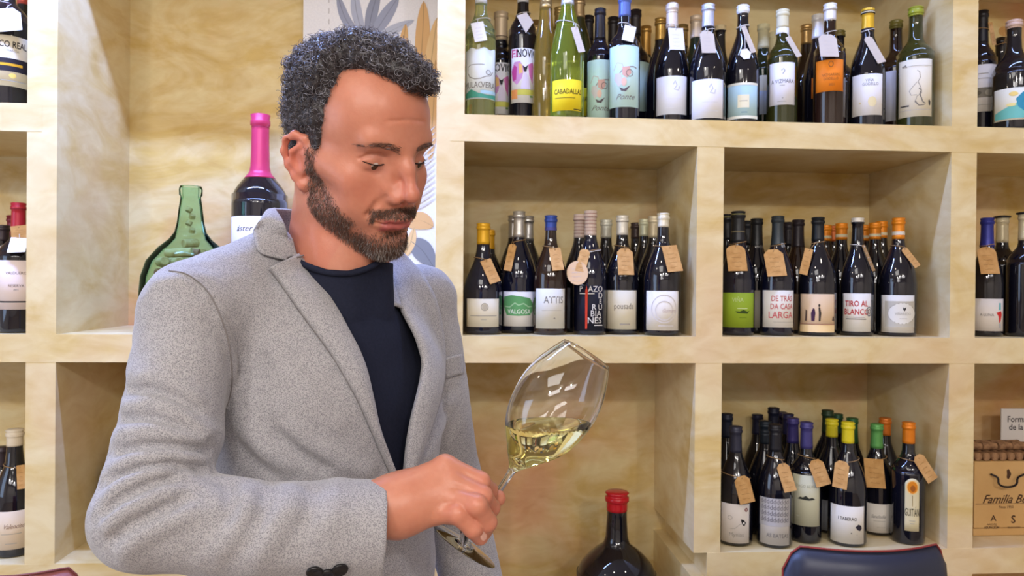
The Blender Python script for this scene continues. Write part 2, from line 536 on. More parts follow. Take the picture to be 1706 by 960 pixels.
SHELF_Z = {k: v for k, v in zt.items()}
_mesh_share = {}
def build_bottle(shelf, px, ytop, Y, label, group, kind='burg', wpx=58, R=None, glass='black', rn=0.0148,
           cap=None, lab=None, tags=(), name='wine_bottle', zfloor=None, seg=36, xover=None, extra=None):
    """px: where its axis stands in the photo; ytop: its top there; Y: depth; wpx its width"""
    zf = SHELF_Z[shelf] if zfloor is None else zfloor
    t = P(px, ytop, Y)
    base_px = px
    # the axis is vertical in the room; take x at half height
    xw = P(px, ytop, Y)[0] if xover is None else xover
    H = t[2]-zf
    zf += 0.0006
    root = tag(empty(name, (xw, Y, zf)), label, 'bottle', group)
    pr = smooth_prof(prof(kind, R, H, rn))
    V, Fc = lathe_geo(pr, seg)
    body = mesh_obj('glass_body', V, Fc, GL[glass], root, True)
    if cap:
        frac, colr, style = cap[:3]
        cp = seal_prof(pr, H, frac, style)
        V, Fc = lathe_geo(cp, 28)
        rough, metal = (0.28, 0.0) if style == 'wax' else (0.38, 0.25)
        if len(cap) > 4: rough, metal = cap[4]
        cm = mat('capsule_%02x%02x%02x_%s_%d' % (colr[0], colr[1], colr[2], style, int(metal*10)), srgb(*colr), rough, metal)
        co = mesh_obj('capsule', V, Fc, cm, root, True)
        if len(cap) > 3 and cap[3]:
            gs, idx, ms = [], [], []
            for it in cap[3]:       # bands or lettering on the capsule, heights as fraction of H from the top
                c_, a_ = it[0], it[1:]
                if a_[0] == 'band':
                    z0, z1 = H*(1-a_[2]), H*(1-a_[1])
                    rr = [(rad_at(pr, z)+0.0014, z) for z in (z0, (z0+z1)/2, z1)]
                    g = lathe_geo(rr, 24, False, False)
                else:
                    V2, F2 = art_geo(a_[:1]+a_[1:])
                    g = (bend(V2, pr, 0.0016, 0, 0), F2)
                gs.append(g); mi = ink(c_)
                if mi not in ms: ms.append(mi)
                idx += [ms.index(mi)]*len(g[1])
            V, Fc = merge(gs)
            mesh_obj('capsule_print', V, Fc, ms, co, False, idx)['kind'] = 'stuff'
    if lab:
        labs = lab if isinstance(lab, list) else [lab]
        for lb in labs:
            yt, yb = lb['y']          # photographed top and bottom edge
            Yf = Y-R
            z1 = P(px, yt, Yf)[2]-zf; z0 = P(px, yb, Yf)[2]-zf
            z0 = max(z0, 0.031*H)
            z1 = min(z1, max(z for r, z in pr if r > 0.985*R and z < 0.8*H))
            w = lb.get('w', 1.5)*R; a0 = lb.get('rot', 0.0) 
            a0 += -math.atan2(xw, Y)      # labels are turned to the customer
            V, Fc = label_sheet(pr, z0, z1, w, a0, arc_top=lb.get('arc'), nz=lb.get('nz', 2))
            lo = mesh_obj('label', V, Fc, paper(lb.get('c', (224, 220, 206))), root, True)
            if lb.get('art'):
                gs, idx, ms = [], [], []
                hw, hh = w/2, (z1-z0)/2
                zc = (z0+z1)/2
                for n_, it in enumerate(lb['art']):
                    c_, a_ = it[0], list(it[1:])
                    # label units: x in [-1,1] of half width, y in [-1,1] of half height, text height in half heights
                    k = a_[0]
                    if k == 'T':
                        a_ = a_ + [0]*(8-len(a_)); room = (0.96-abs(a_[2]))*hw
                        a_[2] *= hw; a_[3] *= hh; a_[4] *= hh
                        a_[6] = min(a_[6] or 0, 0.018)
                        tv = text_geo(a_[1], a_[6] or 0.0, a_[7] or 0.0)[0]
                        wd = max((abs(q[0]) for q in tv), default=0)*a_[4]*(a_[5] or 1)
                        if wd > room: a_[5] = (a_[5] or 1)*room/wd
                    elif k == 'R': a_[1] *= hw; a_[2] *= hh; a_[3] *= hw; a_[4] *= hh
                    elif k in 'EO':
                        a_[1] *= hw; a_[2] *= hh; a_[3] *= hw; a_[4] *= hh
                        if k == 'O': a_[5] *= hh
                    elif k == 'L': a_[1] = [(x*hw, y*hh) for x, y in a_[1]]; a_[2] *= hh
                    elif k == 'P': a_[1] = [(x*hw, y*hh) for x, y in a_[1]]
                    V2, F2 = art_geo(a_)
                    gs.append((bend(V2, pr, 0.0009+0.00012*n_, a0, zc), F2))
                    mi = ink(c_)
                    if mi not in ms: ms.append(mi)
                    idx += [ms.index(mi)]*len(F2)
                V, Fc = merge(gs)
                mesh_obj('label_print', V, Fc, ms, lo, False, idx)['kind'] = 'stuff'
    for tg in tags:
        # (px, py, w_px, h_px, tilt_deg, shape, material, string)
        tx, ty, tw, thh, tilt, shape = tg[:6]
        tm = tg[6] if len(tg) > 6 else kraft
        # rest it on the bottle: depth from the slope there
        q0 = P(tx, ty-thh/2, Y-0.02); q1 = P(tx, ty+thh/2, Y-0.03)
        def front(q):
            r = rad_at(pr, min(max(q[2]-zf, 0), H)); dx = q[0]-xw
            return Y - (math.sqrt(max(r*r-dx*dx, 0.0)) if abs(dx) < r else 0.0) - 0.0035
        ya, yb_ = min(front(q0), Y-rn-0.006), min(front(q1), Y-rn-0.006)
        yb_ = min(yb_, front(P(tx-tw*0.3, ty+thh/2, Y-0.03)), front(P(tx+tw*0.3, ty+thh/2, Y-0.03)))
        for fx in (-0.4, 0, 0.4):
            for fy in (-0.25, 0, 0.25):
                lim = front(P(tx+tw*fx, ty+thh*fy, Y-0.03)); at_ = ya+(yb_-ya)*(fy+0.5)
                if lim < at_: ya += lim-at_; yb_ += lim-at_
        qa = P(tx, ty-thh/2, ya); qb = P(tx, ty+thh/2, yb_)
        cen = (qa+qb)/2
        ww = tw*cen[1]/FPX; hh_ = float(np.linalg.norm(qa-qb))
        V, Fc = tag_geo(ww, hh_, shape)
        up = Vector((0, (qa-qb)[1], (qa-qb)[2])).normalized()
        yaw = -math.atan2(cen[0]-xw, 0.09)*-0.35
        M = Matrix.Translation(Vector(cen)-Vector((xw, Y, zf)))
        Rm = Matrix(((1, 0, 0), (0, up.z, up.y), (0, -up.y, up.z))).transposed().to_4x4() if False else Matrix.Rotation(math.atan2(-up.y, up.z), 4, 'X')
        TR = M @ Rm @ Matrix.Rotation(yaw, 4, 'Z') @ Matrix.Rotation(math.radians(tilt), 4, 'Y')
        to = mesh_obj('price_tag', [tuple(TR @ Vector(v)) for v in V], Fc, tm, root)
        # faint handwriting on the tag
        gs = []
        rngt = random.Random(int(tx*7+ty))
        for k in range(4):
            yy = (0.18-0.17*k)*hh_
            x0 = -ww*0.26; pts = []
            for q in range(7):
                pts.append((x0 + ww*0.52*q/6*rngt.uniform(0.8, 1.0), yy+rngt.uniform(-1, 1)*hh_*0.018))
            V2, F2 = art_geo(('L', sorted(pts), hh_*0.012))
            gs.append(([tuple(TR @ Vector((x, -0.0009, z))) for x, z in V2], F2))
        V, Fc = merge(gs)
        if tm is kraft: mesh_obj('tag_writing', V, Fc, ink((140, 100, 58)), to)
        elif shape != 'hex': mesh_obj('tag_writing', V, Fc, ink((186, 176, 172)), to)
        # string: a loop round the neck and a drop to the hole
        hole = TR @ Vector((0, -0.001, hh_*0.40))
        zl = min(max((qa[2]-zf)+0.004, H*0.70), H*0.90)
        if len(tg) > 7 and tg[7]: zl = P(px, tg[7], Y)[2]-zf
        rr = rad_at(pr, zl)+0.0016
        tilt_dir = 0.25 if hole.x > 0 else -0.25
        loop = [(rr*math.cos(a), rr*math.sin(a), zl - tilt_dir*rr*math.cos(a)*0.8) for a in [2*math.pi*k/16 for k in range(16)]]
        g1 = tube_geo(loop, 0.0011, 5, True)
        sx_ = max(-1, min(1, hole.x/0.02))
        st = Vector((rr*0.75*sx_, -rr*math.sqrt(max(0.05, 1-0.56*sx_*sx_)), zl - tilt_dir*rr*0.75*sx_*0.8))
        mid = (st+hole)/2 + Vector((0.001, -0.003, 0.002))
        g2 = tube_geo([st, mid, hole], 0.001, 5)
        V, Fc = merge([g1, g2])
        mesh_obj('string', V, Fc, twine if tm is kraft else whitethread, to)
    return root

K = (30, 28, 30); G1 = (120, 116, 112); G2 = (165, 160, 152)
PK = (216, 150, 190)
def lines(y0, n, dy, w=0.5, c=G2, th=0.035, cx=0.0):
    return [(c, 'R', cx-w, y0-dy*k-th/2, cx+w, y0-dy*k+th/2) for k in range(n)]
def flip(x): return x

# the bottles are listed first, then nudged in depth until none touches another or a post
PENDING = []
def bottle(shelf, px, ytop, Y, label, group, kind='burg', wpx=58, **kw):
    d = dict(shelf=shelf, px=px, ytop=ytop, Y=Y, label=label, group=group, kind=kind, **kw)
    if d.get('R') is None: d['R'] = wpx*Y/FPX/2
    PENDING.append(d)
    return d
def settle_bottles():
    for it in range(400):
        moved = False
        for i, a in enumerate(PENDING):
            a['X'] = P(a['px'], a['ytop'], a['Y'])[0]
            lf = max([ux[k]+PW for k in ux if ux[k]+PW/2 < a['X'] and not (k == 2 and a['shelf'] == 'A')] or [-9]); rt = min([ux[k] for k in ux if ux[k]+PW/2 > a['X'] and not (k == 2 and a['shelf'] == 'A')] or [9])
            a['X'] = min(max(a['X'], lf+a['R']+0.002), rt-a['R']-0.002)
        for i, a in enumerate(PENDING):
            for b2 in PENDING[i+1:]:
                if a['shelf'] != b2['shelf'] or a.get('zfloor') is not None or b2.get('zfloor') is not None: continue
                dx, dy = b2['X']-a['X'], b2['Y']-a['Y']; dd = math.hypot(dx, dy); pen = a['R']+b2['R']+0.0025-dd
                if pen <= 0: continue
                moved = True
                f_, r_ = (a, b2) if a['Y'] <= b2['Y'] else (b2, a)
                r_['Y'] = min(r_['Y']+0.4*pen, 2.297-r_['R']); f_['Y'] = max(f_['Y']-0.12*pen, 1.908+f_['R'])
                if it > 150: r_['R'] -= 0.15*pen; f_['R'] -= 0.03*pen
        if not moved: break
    for d in PENDING:
        x = d.pop('X'); extra = d.pop('stopper', False)
        r = build_bottle(xover=x, **d)
        if extra:
            V, Fc = lathe_geo([(0.017, 0), (0.022, 0.002), (0.022, 0.006), (0.012, 0.008)], 24)
            z = P(d['px'], d['ytop'], d['Y'])[2]-ZB
            mesh_obj('stopper', [(a, b_, c+z-0.004) for a, b_, c in V], Fc, mat('black_stopper', srgb(26, 24, 28), 0.4), r, True)

D1, D2, D3, D4 = 1.985, 2.072, 2.16, 2.235
top_g = 'wine bottles on the long top shelf'
mid_g = 'wine bottles in the middle niche'
rgt_g = 'wine bottles in the niche right of the middle'
low_g = 'wine bottles in the low right niche'
WC = (232, 230, 232)
# ---- top shelf
novio_art = [((206, 60, 130), 'T', 'EL', -0.62, 0.80, 0.42, 0.9, 0.02), (K, 'T', 'NOVIO', 0.22, 0.80, 0.42, 0.9, 0.02),
  ((206, 150, 200), 'P', [(-0.95, 0.2), (-0.7, 0.5), (-0.3, 0.52), (0, 0.3), (-0.15, -0.1), (-0.5, -0.35), (-0.85, -0.15)]),
  ((190, 70, 150), 'P', [(-0.9, 0.15), (-0.7, 0.4), (-0.5, 0.3), (-0.55, -0.15), (-0.8, -0.2)]),
  ((236, 190, 120), 'P', [(-0.4, 0.45), (-0.15, 0.4), (-0.1, 0.1), (-0.35, 0.05)]),
  ((214, 120, 180), 'P', [(0.25, 0.4), (0.6, 0.5), (0.95, 0.2), (0.9, -0.1), (0.6, -0.3), (0.35, 0)]),
  ((40, 40, 44), 'P', [(-0.12, 0.36), (0.05, 0.3), (0.25, 0.38), (0.12, 0.12), (0.02, 0.08)]),
  ((222, 212, 232), 'P', [(0.05, 0.15), (0.3, -0.05), (0.45, -0.5), (-0.25, -0.5), (-0.1, -0.1)]),
  ((200, 196, 90), 'R', -0.95, -0.72, 0.95, -0.52), ((226, 150, 90), 'R', -0.9, -0.86, -0.45, -0.52), ((110, 150, 70), 'R', 0.4, -0.8, 0.8, -0.74)]
bottle('A', 794, -38, D1, 'clear green bottle with white torn-edge bowl drawing label, first on the top shelf', top_g,
  'bord', 50, glass='clear', cap=(0.19, (226, 232, 240), 'flat'),
  lab=dict(y=(80, 164), w=2.5, c=(226, 232, 236), arc=lambda u: 0.003*math.sin(u*9), art=[
   (G1, 'L', [(-0.75, 0.05), (-0.6, -0.12), (-0.3, -0.22), (0.0, -0.2), (0.3, -0.1), (0.55, -0.06), (0.7, 0.1)], 0.03),
   (G1, 'L', [(-0.75, 0.05), (-0.72, 0.3), (-0.55, 0.36), (0.2, 0.36)], 0.02), (G1, 'O', 0.42, 0.06, 0.14, 0.1, 0.03),
   (G1, 'T', 'MULAC', -0.44, -0.46, 0.34, 0.8), (G1, 'T', 'VERA', 0.45, -0.46, 0.34, 0.8),
   ((70, 150, 130), 'P', [(-1, -0.95), (-1, -0.8), (-0.5, -0.62), (-0.1, -0.78), (0.4, -0.85), (1, -0.8), (1, -0.98)]),
   ((170, 205, 225), 'R', 0.0, -0.8, 1.0, -0.66)]),
  tags=[(798, 53, 21, 32, -12, 'rect', whitecard, 36)])
bottle('A', 835, 22, D2, 'small slim bottle with pale cap and pink heart label between two taller bottles', top_g,
  'bord', 37, R=0.034, glass='black', rn=0.0175, cap=(0.24, (206, 186, 158), 'flat', [((120, 104, 90), 'band', 0.205, 0.215)]), lab=dict(y=(104, 190), w=2.1, c=WC, art=[(K, 'T', 'NOVIO', 0.0, 0.78, 0.42, 0.85, 0.02)] + novio_art[2:]))
bottle('A', 872, -46, D1, 'dark bottle with white capsule and pink and yellow heart label headed in pink and black', top_g,
  'bord', 50, glass='black', cap=(0.20, (232, 236, 240), 'flat'),
  lab=dict(y=(80, 171), w=2.0, c=WC, rot=0.12, art=novio_art), tags=[(874, 38, 27, 34, -5, 'diamond', greycard, 25)])
bottle('A', 910, -20, D1-0.005, 'amber glass bottle with clear neck band and no front label, behind the yellow-label bottle', top_g,
  'flute', 44, glass='amber', cap=(0.16, (190, 160, 104), 'flat', None, (0.25, 0.7)))
bottle('A', 893, 36, D4, 'short bottle with worn gold cap glimpsed left of the amber bottle', top_g, 'bord', 44, glass='brown', cap=(0.2, (176, 146, 96), 'flat', None, (0.3, 0.7)))
bottle('A', 933, 14, D3, 'amber bottle with gold-brown cap in the back row left of the yellow-label bottle', top_g, 'flute', 46, glass='amber', cap=(0.16, (170, 146, 92), 'flat', None, (0.3, 0.6)))
bottle('A', 946, -26, D1-0.02, 'tall green flute bottle with bright yellow label and silver-white cap', top_g,
  'flute', 56, glass='lime', cap=(0.16, (214, 218, 222), 'flat', None, (0.3, 0.5)),
  lab=dict(y=(132, 184), w=2.0, c=(232, 206, 34), art=[((60, 50, 10), 'T', 'CABADALLAS', 0.08, 0.22, 0.46, 0.72, 0.03), ((110, 96, 20), 'R', -0.75, -0.2, 0.5, -0.16), ((60, 50, 10), 'R', 0.4, -0.95, 0.95, -0.88)]),
  tags=[(963, 66, 12, 42, -14, 'rect', greycard, 42)])
bottle('A', 965, -2, D2, 'green flute bottle with yellow label half hidden behind its twin, gold screw cap', top_g,
  'flute', 54, glass='olive', cap=(0.15, (184, 160, 122), 'flat', [((140, 118, 84), 'band', 0.045, 0.052)], (0.3, 0.7)),
  lab=dict(y=(146, 193), w=2.0, c=(214, 204, 40), rot=0.25, art=[((60, 50, 10), 'T', 'CABADALLAS', 0.05, 0.2, 0.5, 0.72, 0.03)]))
bottle('A', 980, 28, D3, 'black-capped dark bottle behind the two yellow-label bottles', top_g, 'bord', 46, cap=(0.2, (34, 30, 34), 'flat'))
aqua = (196, 226, 222)
def face_art(s=1.0):
    return [((196, 190, 190), 'L', [(-0.6, 0.2), (-0.4, 0.45), (-0.1, 0.4), (0.05, 0.1)], 0.03), ((150, 140, 140), 'L', [(-0.35, 0.0), (-0.1, 0.2), (0.2, 0.3), (0.55, 0.32), (0.75, 0.28)], 0.035),
     ((214, 170, 160), 'P', [(-0.1, 0.3), (0.3, 0.32), (0.4, 0.1), (0.15, -0.05), (-0.1, 0.05)]), ((206, 200, 200), 'P', [(-0.5, 0.1), (-0.2, 0.1), (0.0, -0.2), (-0.3, -0.35), (-0.55, -0.1)]),
     ((90, 80, 84), 'P', [(-0.25, -0.36), (0, -0.42), (0.35, -0.3), (0.1, -0.5), (-0.15, -0.48)]), ((226, 186, 170), 'E', 0.0, -0.18, 0.14, 0.14), ((120, 110, 112), 'O', 0.3, 0.1, 0.2, 0.12, 0.02),
     (G1, 'T', 'Ponte', 0.05, -0.68, 0.26, 1.0, 0.0, 0.5)]
bottle('A', 1000, 16, D1+0.02, 'black-capped bottle with pale aqua label of a sketched face, left of its taller twin', top_g, 'bord', 44, glass='navy', rn=0.0135, cap=(0.26, (36, 32, 36), 'flat'),
  lab=dict(y=(99, 196), w=2.4, c=aqua, art=face_art()))
bottle('A', 1041, -6, D1, 'blue-capped bottle with large aqua sketched-face label and white tag', top_g, 'bord', 52, glass='black', cap=(0.17, (90, 110, 176), 'flat'),
  lab=dict(y=(75, 178), w=2.3, c=aqua, art=face_art()), tags=[(1048, 56, 20, 26, 14, 'rect', whitecard, 42)])
bottle('A', 1022, 30, D3, 'black-capped bottle just left behind the blue-capped one', top_g, 'bord', 44, cap=(0.2, (34, 30, 34), 'flat'))
bottle('A', 1059, 18, D3, 'black-capped bottle with aqua label edge showing, right behind the blue-capped one', top_g, 'bord', 52, cap=(0.2, (40, 34, 38), 'flat'), lab=dict(y=(102, 185), w=2.4, c=aqua, rot=0.2))
bottle('A', 1076, 45, D3+0.02, 'gold-foil bottle with plain pale label low down, in the gap right of the blue-capped one', top_g, 'bord', 48, cap=(0.25, (196, 152, 82), 'flat', None, (0.3, 0.7)), lab=dict(y=(140, 190), w=2.0, c=(206, 214, 232), rot=-0.2))
bottle('A', 1101, 32, D2+0.02, 'gold-capped dark bottle peeking out left of the white-label burgundy bottle', top_g, 'burg', 52, cap=(0.19, (206, 166, 92), 'flat', [((150, 116, 60), 'band', 0.05, 0.056)], (0.28, 0.75)))
bottle('A', 1120, 7, D1, 'burgundy bottle with pearl domed cap, large white label and square white tag', top_g, 'burg', 61, cap=(0.20, (226, 212, 200), 'dome', [((170, 150, 130), 'band', 0.075, 0.082)], (0.35, 0.3)),
  lab=dict(y=(126, 190), w=1.95, c=(230, 230, 240), rot=0.0, art=[((200, 198, 204), 'L', [(0.1, 0.55), (0.2, 0.75), (0.3, 0.5), (0.15, 0.3), (0.4, 0.25), (0.45, 0.45)], 0.05)] + lines(-0.2, 2, 0.45, 0.45, (214, 212, 216), 0.02, 0.15)),
  tags=[(1127, 65, 26, 36, 0, 'rect', whitecard, 44)])
bottle('A', 1137, 43, D3, 'brown bottle with dull gold cap behind the pearl-capped burgundy bottle', top_g, 'bord', 50, glass='brown', cap=(0.2, (176, 148, 96), 'flat', None, (0.3, 0.7)))
bottle('A', 1160, 28, D2, 'dark green bottle with beige and white capsule left of the silver-capped one', top_g, 'burg', 52, glass='dgreen', cap=(0.19, (214, 196, 176), 'flat', [((180, 150, 116), 'band', 0.04, 0.048)], (0.4, 0.3)))
bottle('A', 1180, 9, D1, 'burgundy bottle with silver-lilac cap, wide white label and beige tag', top_g, 'burg', 60, cap=(0.19, (200, 204, 224), 'flat', [((150, 150, 170), 'band', 0.045, 0.052), ((40, 40, 48), 'band', 0.187, 0.197)], (0.35, 0.4)),
  lab=dict(y=(131, 196), w=1.95, c=(228, 226, 232), art=[((200, 198, 204), 'L', [(0.1, 0.55), (0.2, 0.75), (0.3, 0.5), (0.15, 0.3), (0.4, 0.25), (0.45, 0.45)], 0.05)] + lines(-0.2, 2, 0.45, 0.45, (212, 210, 214), 0.02, 0.15)),
  tags=[(1179, 70, 24, 36, 0, 'clip', greycard, 52)])
bottle('A', 1200, 44, D3, 'back-row bottle with bare cork between the silver-capped and white-waxed ones', top_g, 'burg', 50, cap=(0.045, (206, 188, 150), 'flat', None, (0.8, 0)), lab=dict(y=(108, 190), w=1.8, c=(206, 214, 232)))
bottle('A', 1238, 11, D1, 'bottle with white wax top, white hexagon seal and pale blue label with cream square', top_g, 'burg', 56, rn=0.0145, cap=(0.066, (232, 236, 244), 'wax'),
  lab=dict(y=(137, 197), w=2.05, c=(176, 206, 216), art=[((232, 232, 220), 'R', -1, 0.86, 1, 1.0), ((232, 232, 220), 'R', -1, -1.0, 1, -0.84), ((232, 226, 200), 'R', -0.25, -0.4, 0.4, 0.32), ((186, 180, 160), 'R', -0.15, -0.05, 0.3, 0.0), ((120, 150, 160), 'R', -0.05, -0.68, 0.3, -0.63)]),
  tags=[(1242, 90, 20, 19, 0, 'hex', whitecard, 45), (1247, 66, 9, 44, -16, 'rect', greycard, 46)])
bottle('A', 1272, 42, D2+0.02, 'bottle with cream printed cork top and half blue-and-cream label behind', top_g, 'bord', 46, glass='dgreen', cap=(0.22, (206, 198, 160), 'flat', None, (0.7, 0)), lab=dict(y=(125, 190), w=2.0, c=(190, 206, 236), art=[((222, 216, 196), 'R', -1, 0.2, 1, 1.0)]))
bottle('A', 1290, 55, D4, 'faint back-row bottle with cream cork top left of the green long-necked bottle', top_g, 'bord', 42, glass='dgreen', cap=(0.22, (206, 198, 160), 'flat', None, (0.7, 0)))
bottle('A', 1304, 18, D1, 'green bottle with cream printed cork top and white label, grey tag on its right', top_g, 'bord', 50, glass='olive', cap=(0.155, (214, 208, 178), 'flat', [((236, 238, 244), 'band', 0.155, 0.205)], (0.6, 0)),
  lab=dict(y=(103, 174), w=1.85, c=(226, 224, 232), art=[(G2, 'L', [(-0.05, 0.62), (0.1, 0.7), (0.2, 0.6), (0.05, 0.45)], 0.04), ((90, 90, 104), 'T', 'A VIZMARA', 0.05, 0.1, 0.26, 0.8), (G2, 'R', -0.15, -0.1, 0.2, -0.07), (G2, 'R', -0.3, -0.86, 0.3, -0.83), (G2, 'E', 0.05, -0.68, 0.06, 0.04)]),
  tags=[(1322, 78, 10, 34, -22, 'rect', greycard, 58)])
orange_lab = dict(y=(115, 178), w=0.5, c=(226, 122, 30), rot=-0.55)
bottle('A', 1344, 43, D2, 'brown bottle with gold cap and narrow orange strip, left of the orange-label bottles', top_g, 'burg', 52, glass='brown', cap=(0.17, (196, 162, 108), 'flat', None, (0.3, 0.7)), lab=dict(y=(128, 176), w=0.3, c=(216, 112, 30), rot=-0.1))
bottle('A', 1363, 26, D2-0.02, 'white-capped dark bottle with orange strip just left of the wide orange label', top_g, 'burg', 50, glass='black', cap=(0.2, (232, 232, 236), 'flat', None, (0.35, 0.2)), lab=dict(y=(113, 163), w=0.35, c=(226, 122, 30), rot=-0.2))
bottle('A', 1383, 8, D1, 'white-capped bottle with solid orange label and square grey tag', top_g, 'bord', 52, glass='brown', cap=(0.135, (232, 232, 236), 'flat', [((196, 190, 190), 'band', 0.05, 0.056)], (0.35, 0.2)),
  lab=dict(y=(98, 151), w=1.9, c=(232, 128, 28), art=[((150, 90, 40), 'O', 0.1, 0.7, 0.16, 0.2, 0.05), ((140, 84, 34), 'T', 'VIZMARAN', 0.1, 0.02, 0.26, 0.8), ((140, 84, 34), 'T', 'GODELLO', 0.1, -0.22, 0.24, 0.8), ((140, 84, 34), 'T', '2021', 0.15, -0.6, 0.22, 0.8)]),
  tags=[(1380, 76, 31, 36, 3, 'clip', greycard, 55)])
bottle('A', 1398, 53, D3, 'short bottle with olive wax top at the right shoulder of the orange-label bottle', top_g, 'bord_low', 60, glass='navy', cap=(0.05, (110, 100, 50), 'wax'))
bottle('A', 1446, 16, D1, 'bottle with yellow capsule ringed in black and white label with pale gold motif', top_g, 'burg', 58, cap=(0.19, (222, 176, 44), 'flat', [((30, 26, 24), 'band', 0.014, 0.03), ((236, 226, 190), 'band', 0.03, 0.036), ((30, 26, 24), 'band', 0.036, 0.048), ((30, 28, 40), 'band', 0.165, 0.19)], (0.35, 0.2)),
  lab=dict(y=(122, 191), w=1.85, c=(226, 222, 222), art=[(G1, 'T', 'VIÑA', 0.15, 0.68, 0.2, 0.8), (G1, 'T', 'GODELLO', 0.2, 0.5, 0.2, 0.8), ((222, 206, 160), 'E', 0.3, -0.35, 0.25, 0.25), ((206, 190, 150), 'E', -0.4, -0.4, 0.06, 0.05)]),
  tags=[(1457, 83, 16, 44, -20, 'clip', greycard, 52)])
bottle('A', 1493, 36, D2, 'bottle with olive wax top and plain white label, left of the lime-waxed bottle', top_g, 'bord', 56, glass='brown', rn=0.0155, cap=(0.07, (112, 106, 48), 'wax'), lab=dict(y=(116, 200), w=2.3, c=(216, 216, 226)))
bottle('A', 1526, 14, D1, 'wide-shouldered olive bottle with lime wax top and cream label of a dancing figure', top_g, 'bord', 60, glass='olive', rn=0.017, cap=(0.07, (146, 154, 44), 'wax'),
  lab=dict(y=(97, 193), w=1.95, c=(222, 212, 190), art=[
   ((150, 142, 132), 'L', [(0.1, 0.6), (0.22, 0.55), (0.26, 0.35), (0.15, 0.2), (0.3, 0.0), (0.34, -0.2), (0.1, -0.3), (0.0, -0.5), (0.2, -0.62)], 0.022),
   ((150, 142, 132), 'L', [(0.1, 0.2), (-0.1, 0.05), (-0.3, -0.1), (-0.2, -0.25), (0.1, -0.25)], 0.018), ((110, 104, 96), 'L', [(0.2, -0.02), (0.32, -0.1), (0.24, -0.22), (0.4, -0.5), (0.55, -0.56)], 0.035),
   ((110, 104, 96), 'L', [(0.0, -0.45), (0.2, -0.62), (0.5, -0.6)], 0.03), ((60, 56, 52), 'R', -0.8, -0.64, -0.3, -0.59), ((60, 56, 52), 'P', [(0.72, -0.45), (0.8, -0.42), (0.86, -0.5), (0.84, -0.62), (0.76, -0.62)]),
   ((180, 170, 156), 'R', -0.9, -0.78, 0.9, -0.76), ((180, 170, 156), 'R', -0.7, 0.76, 0.9, 0.775), ((90, 84, 80), 'L', [(-0.7, 0.78), (-0.5, 0.82), (-0.45, 0.74)], 0.03)]))
bottle('A', 1637, 19, D1+0.01, 'slim black-capped bottle with dark photo band on its label, top right niche', 'wine bottles in the top right niche', 'bord', 47, rn=0.0135, cap=(0.25, (30, 28, 34), 'flat'),
  lab=dict(y=(106, 185), w=2.2, c=(218, 212, 206), rot=0.1, art=[((120, 112, 96), 'R', -1, -0.4, 1, 0.02), ((160, 152, 132), 'E', 0.4, -0.2, 0.3, 0.14), ((90, 84, 70), 'E', -0.4, -0.2, 0.3, 0.1), (G2, 'R', -0.3, 0.6, 0.3, 0.63), (G2, 'R', -0.3, 0.4, 0.5, 0.42), (G2, 'R', -0.3, -0.72, 0.4, -0.7)]),
  tags=[(1653, 56, 8, 38, -10, 'rect', kraft, 50)])
bottle('A', 1690, 36, D1, 'wide bottle with pinkish wax top and teal watercolour label in the top right corner', 'wine bottles in the top right niche', 'bord_low', 66, rn=0.0175, cap=(0.07, (206, 176, 160), 'wax'),
  lab=dict(y=(144, 198), w=2.0, c=(226, 222, 206), rot=0.0, art=[((110, 186, 180), 'P', [(-0.9, -0.9), (-0.9, -0.5), (-0.3, -0.2), (0.2, 0.1), (1.0, 0.4), (1.0, -0.9)]), ((50, 140, 170), 'P', [(0.1, 0.3), (0.4, 0.7), (1, 0.8), (1, -0.3), (0.5, -0.5), (0.2, -0.2)]), ((236, 210, 130), 'E', 0.0, 0.62, 0.2, 0.14), ((236, 220, 150), 'E', -0.1, -0.05, 0.22, 0.1)]))
bottle('A', 1668, 64, D3, 'half-hidden dark bottle between the two bottles right of the last post, top row', 'wine bottles in the top right niche', 'bord', 50, tags=[(1672, 52, 18, 16, 30, 'round', kraft, 74)])
# ---- middle niche
CR_ = (222, 214, 194)
bottle('B', 800, 373, D1+0.01, 'squat onion-shaped bottle with mustard yellow capsule and cream crest label', mid_g, 'onion', 64, rn=0.016, glass='navy', cap=(0.19, (226, 172, 36), 'flat', [((196, 146, 30), 'band', 0.06, 0.064)]),
  lab=dict(y=(498, 545), w=1.9, c=CR_, rot=0.0, art=[(G2, 'O', 0.1, 0.42, 0.2, 0.28, 0.05), ((190, 182, 166), 'E', 0.1, 0.42, 0.14, 0.2), (G2, 'R', -0.7, -0.24, 0.8, -0.18), (G2, 'R', -0.1, -0.5, 0.2, -0.46)]),
  tags=[(817, 452, 19, 40, -22, 'rect', kraft, 432)])
bottle('B', 815, 384, D2+0.01, 'yellow-capped bottle hiding behind the onion-shaped one', mid_g, 'burg', 58, cap=(0.19, (216, 160, 32), 'flat'))
silver = (196, 196, 196)
bottle('B', 865, 353, D1+0.01, 'silver-capped bottle with white label bearing a green mountain brushstroke', mid_g, 'burg', 62, glass='navy', cap=(0.215, (206, 204, 200), 'flat', [((150, 150, 150), 'band', 0.05, 0.056)], (0.32, 0.7)),
  lab=dict(y=(486, 544), w=1.9, c=(230, 226, 222), art=[((96, 160, 104), 'P', [(-0.95, 0.2), (-0.9, 0.7), (-0.4, 0.8), (0.2, 0.72), (0.7, 0.62), (0.92, 0.3), (0.9, -0.1), (0.7, -0.35), (0, -0.4), (-0.7, -0.36)]),
    ((160, 200, 160), 'L', [(-0.85, 0.15), (-0.5, 0.1), (-0.2, 0.35), (0.0, 0.22), (0.3, 0.32), (0.6, 0.12), (0.85, 0.15)], 0.07), ((236, 240, 232), 'T', 'VALGOSA', 0.05, -0.16, 0.36, 0.85, 0.01)]),
  tags=[(850, 429, 13, 45, 12, 'clip', kraft, 402)])
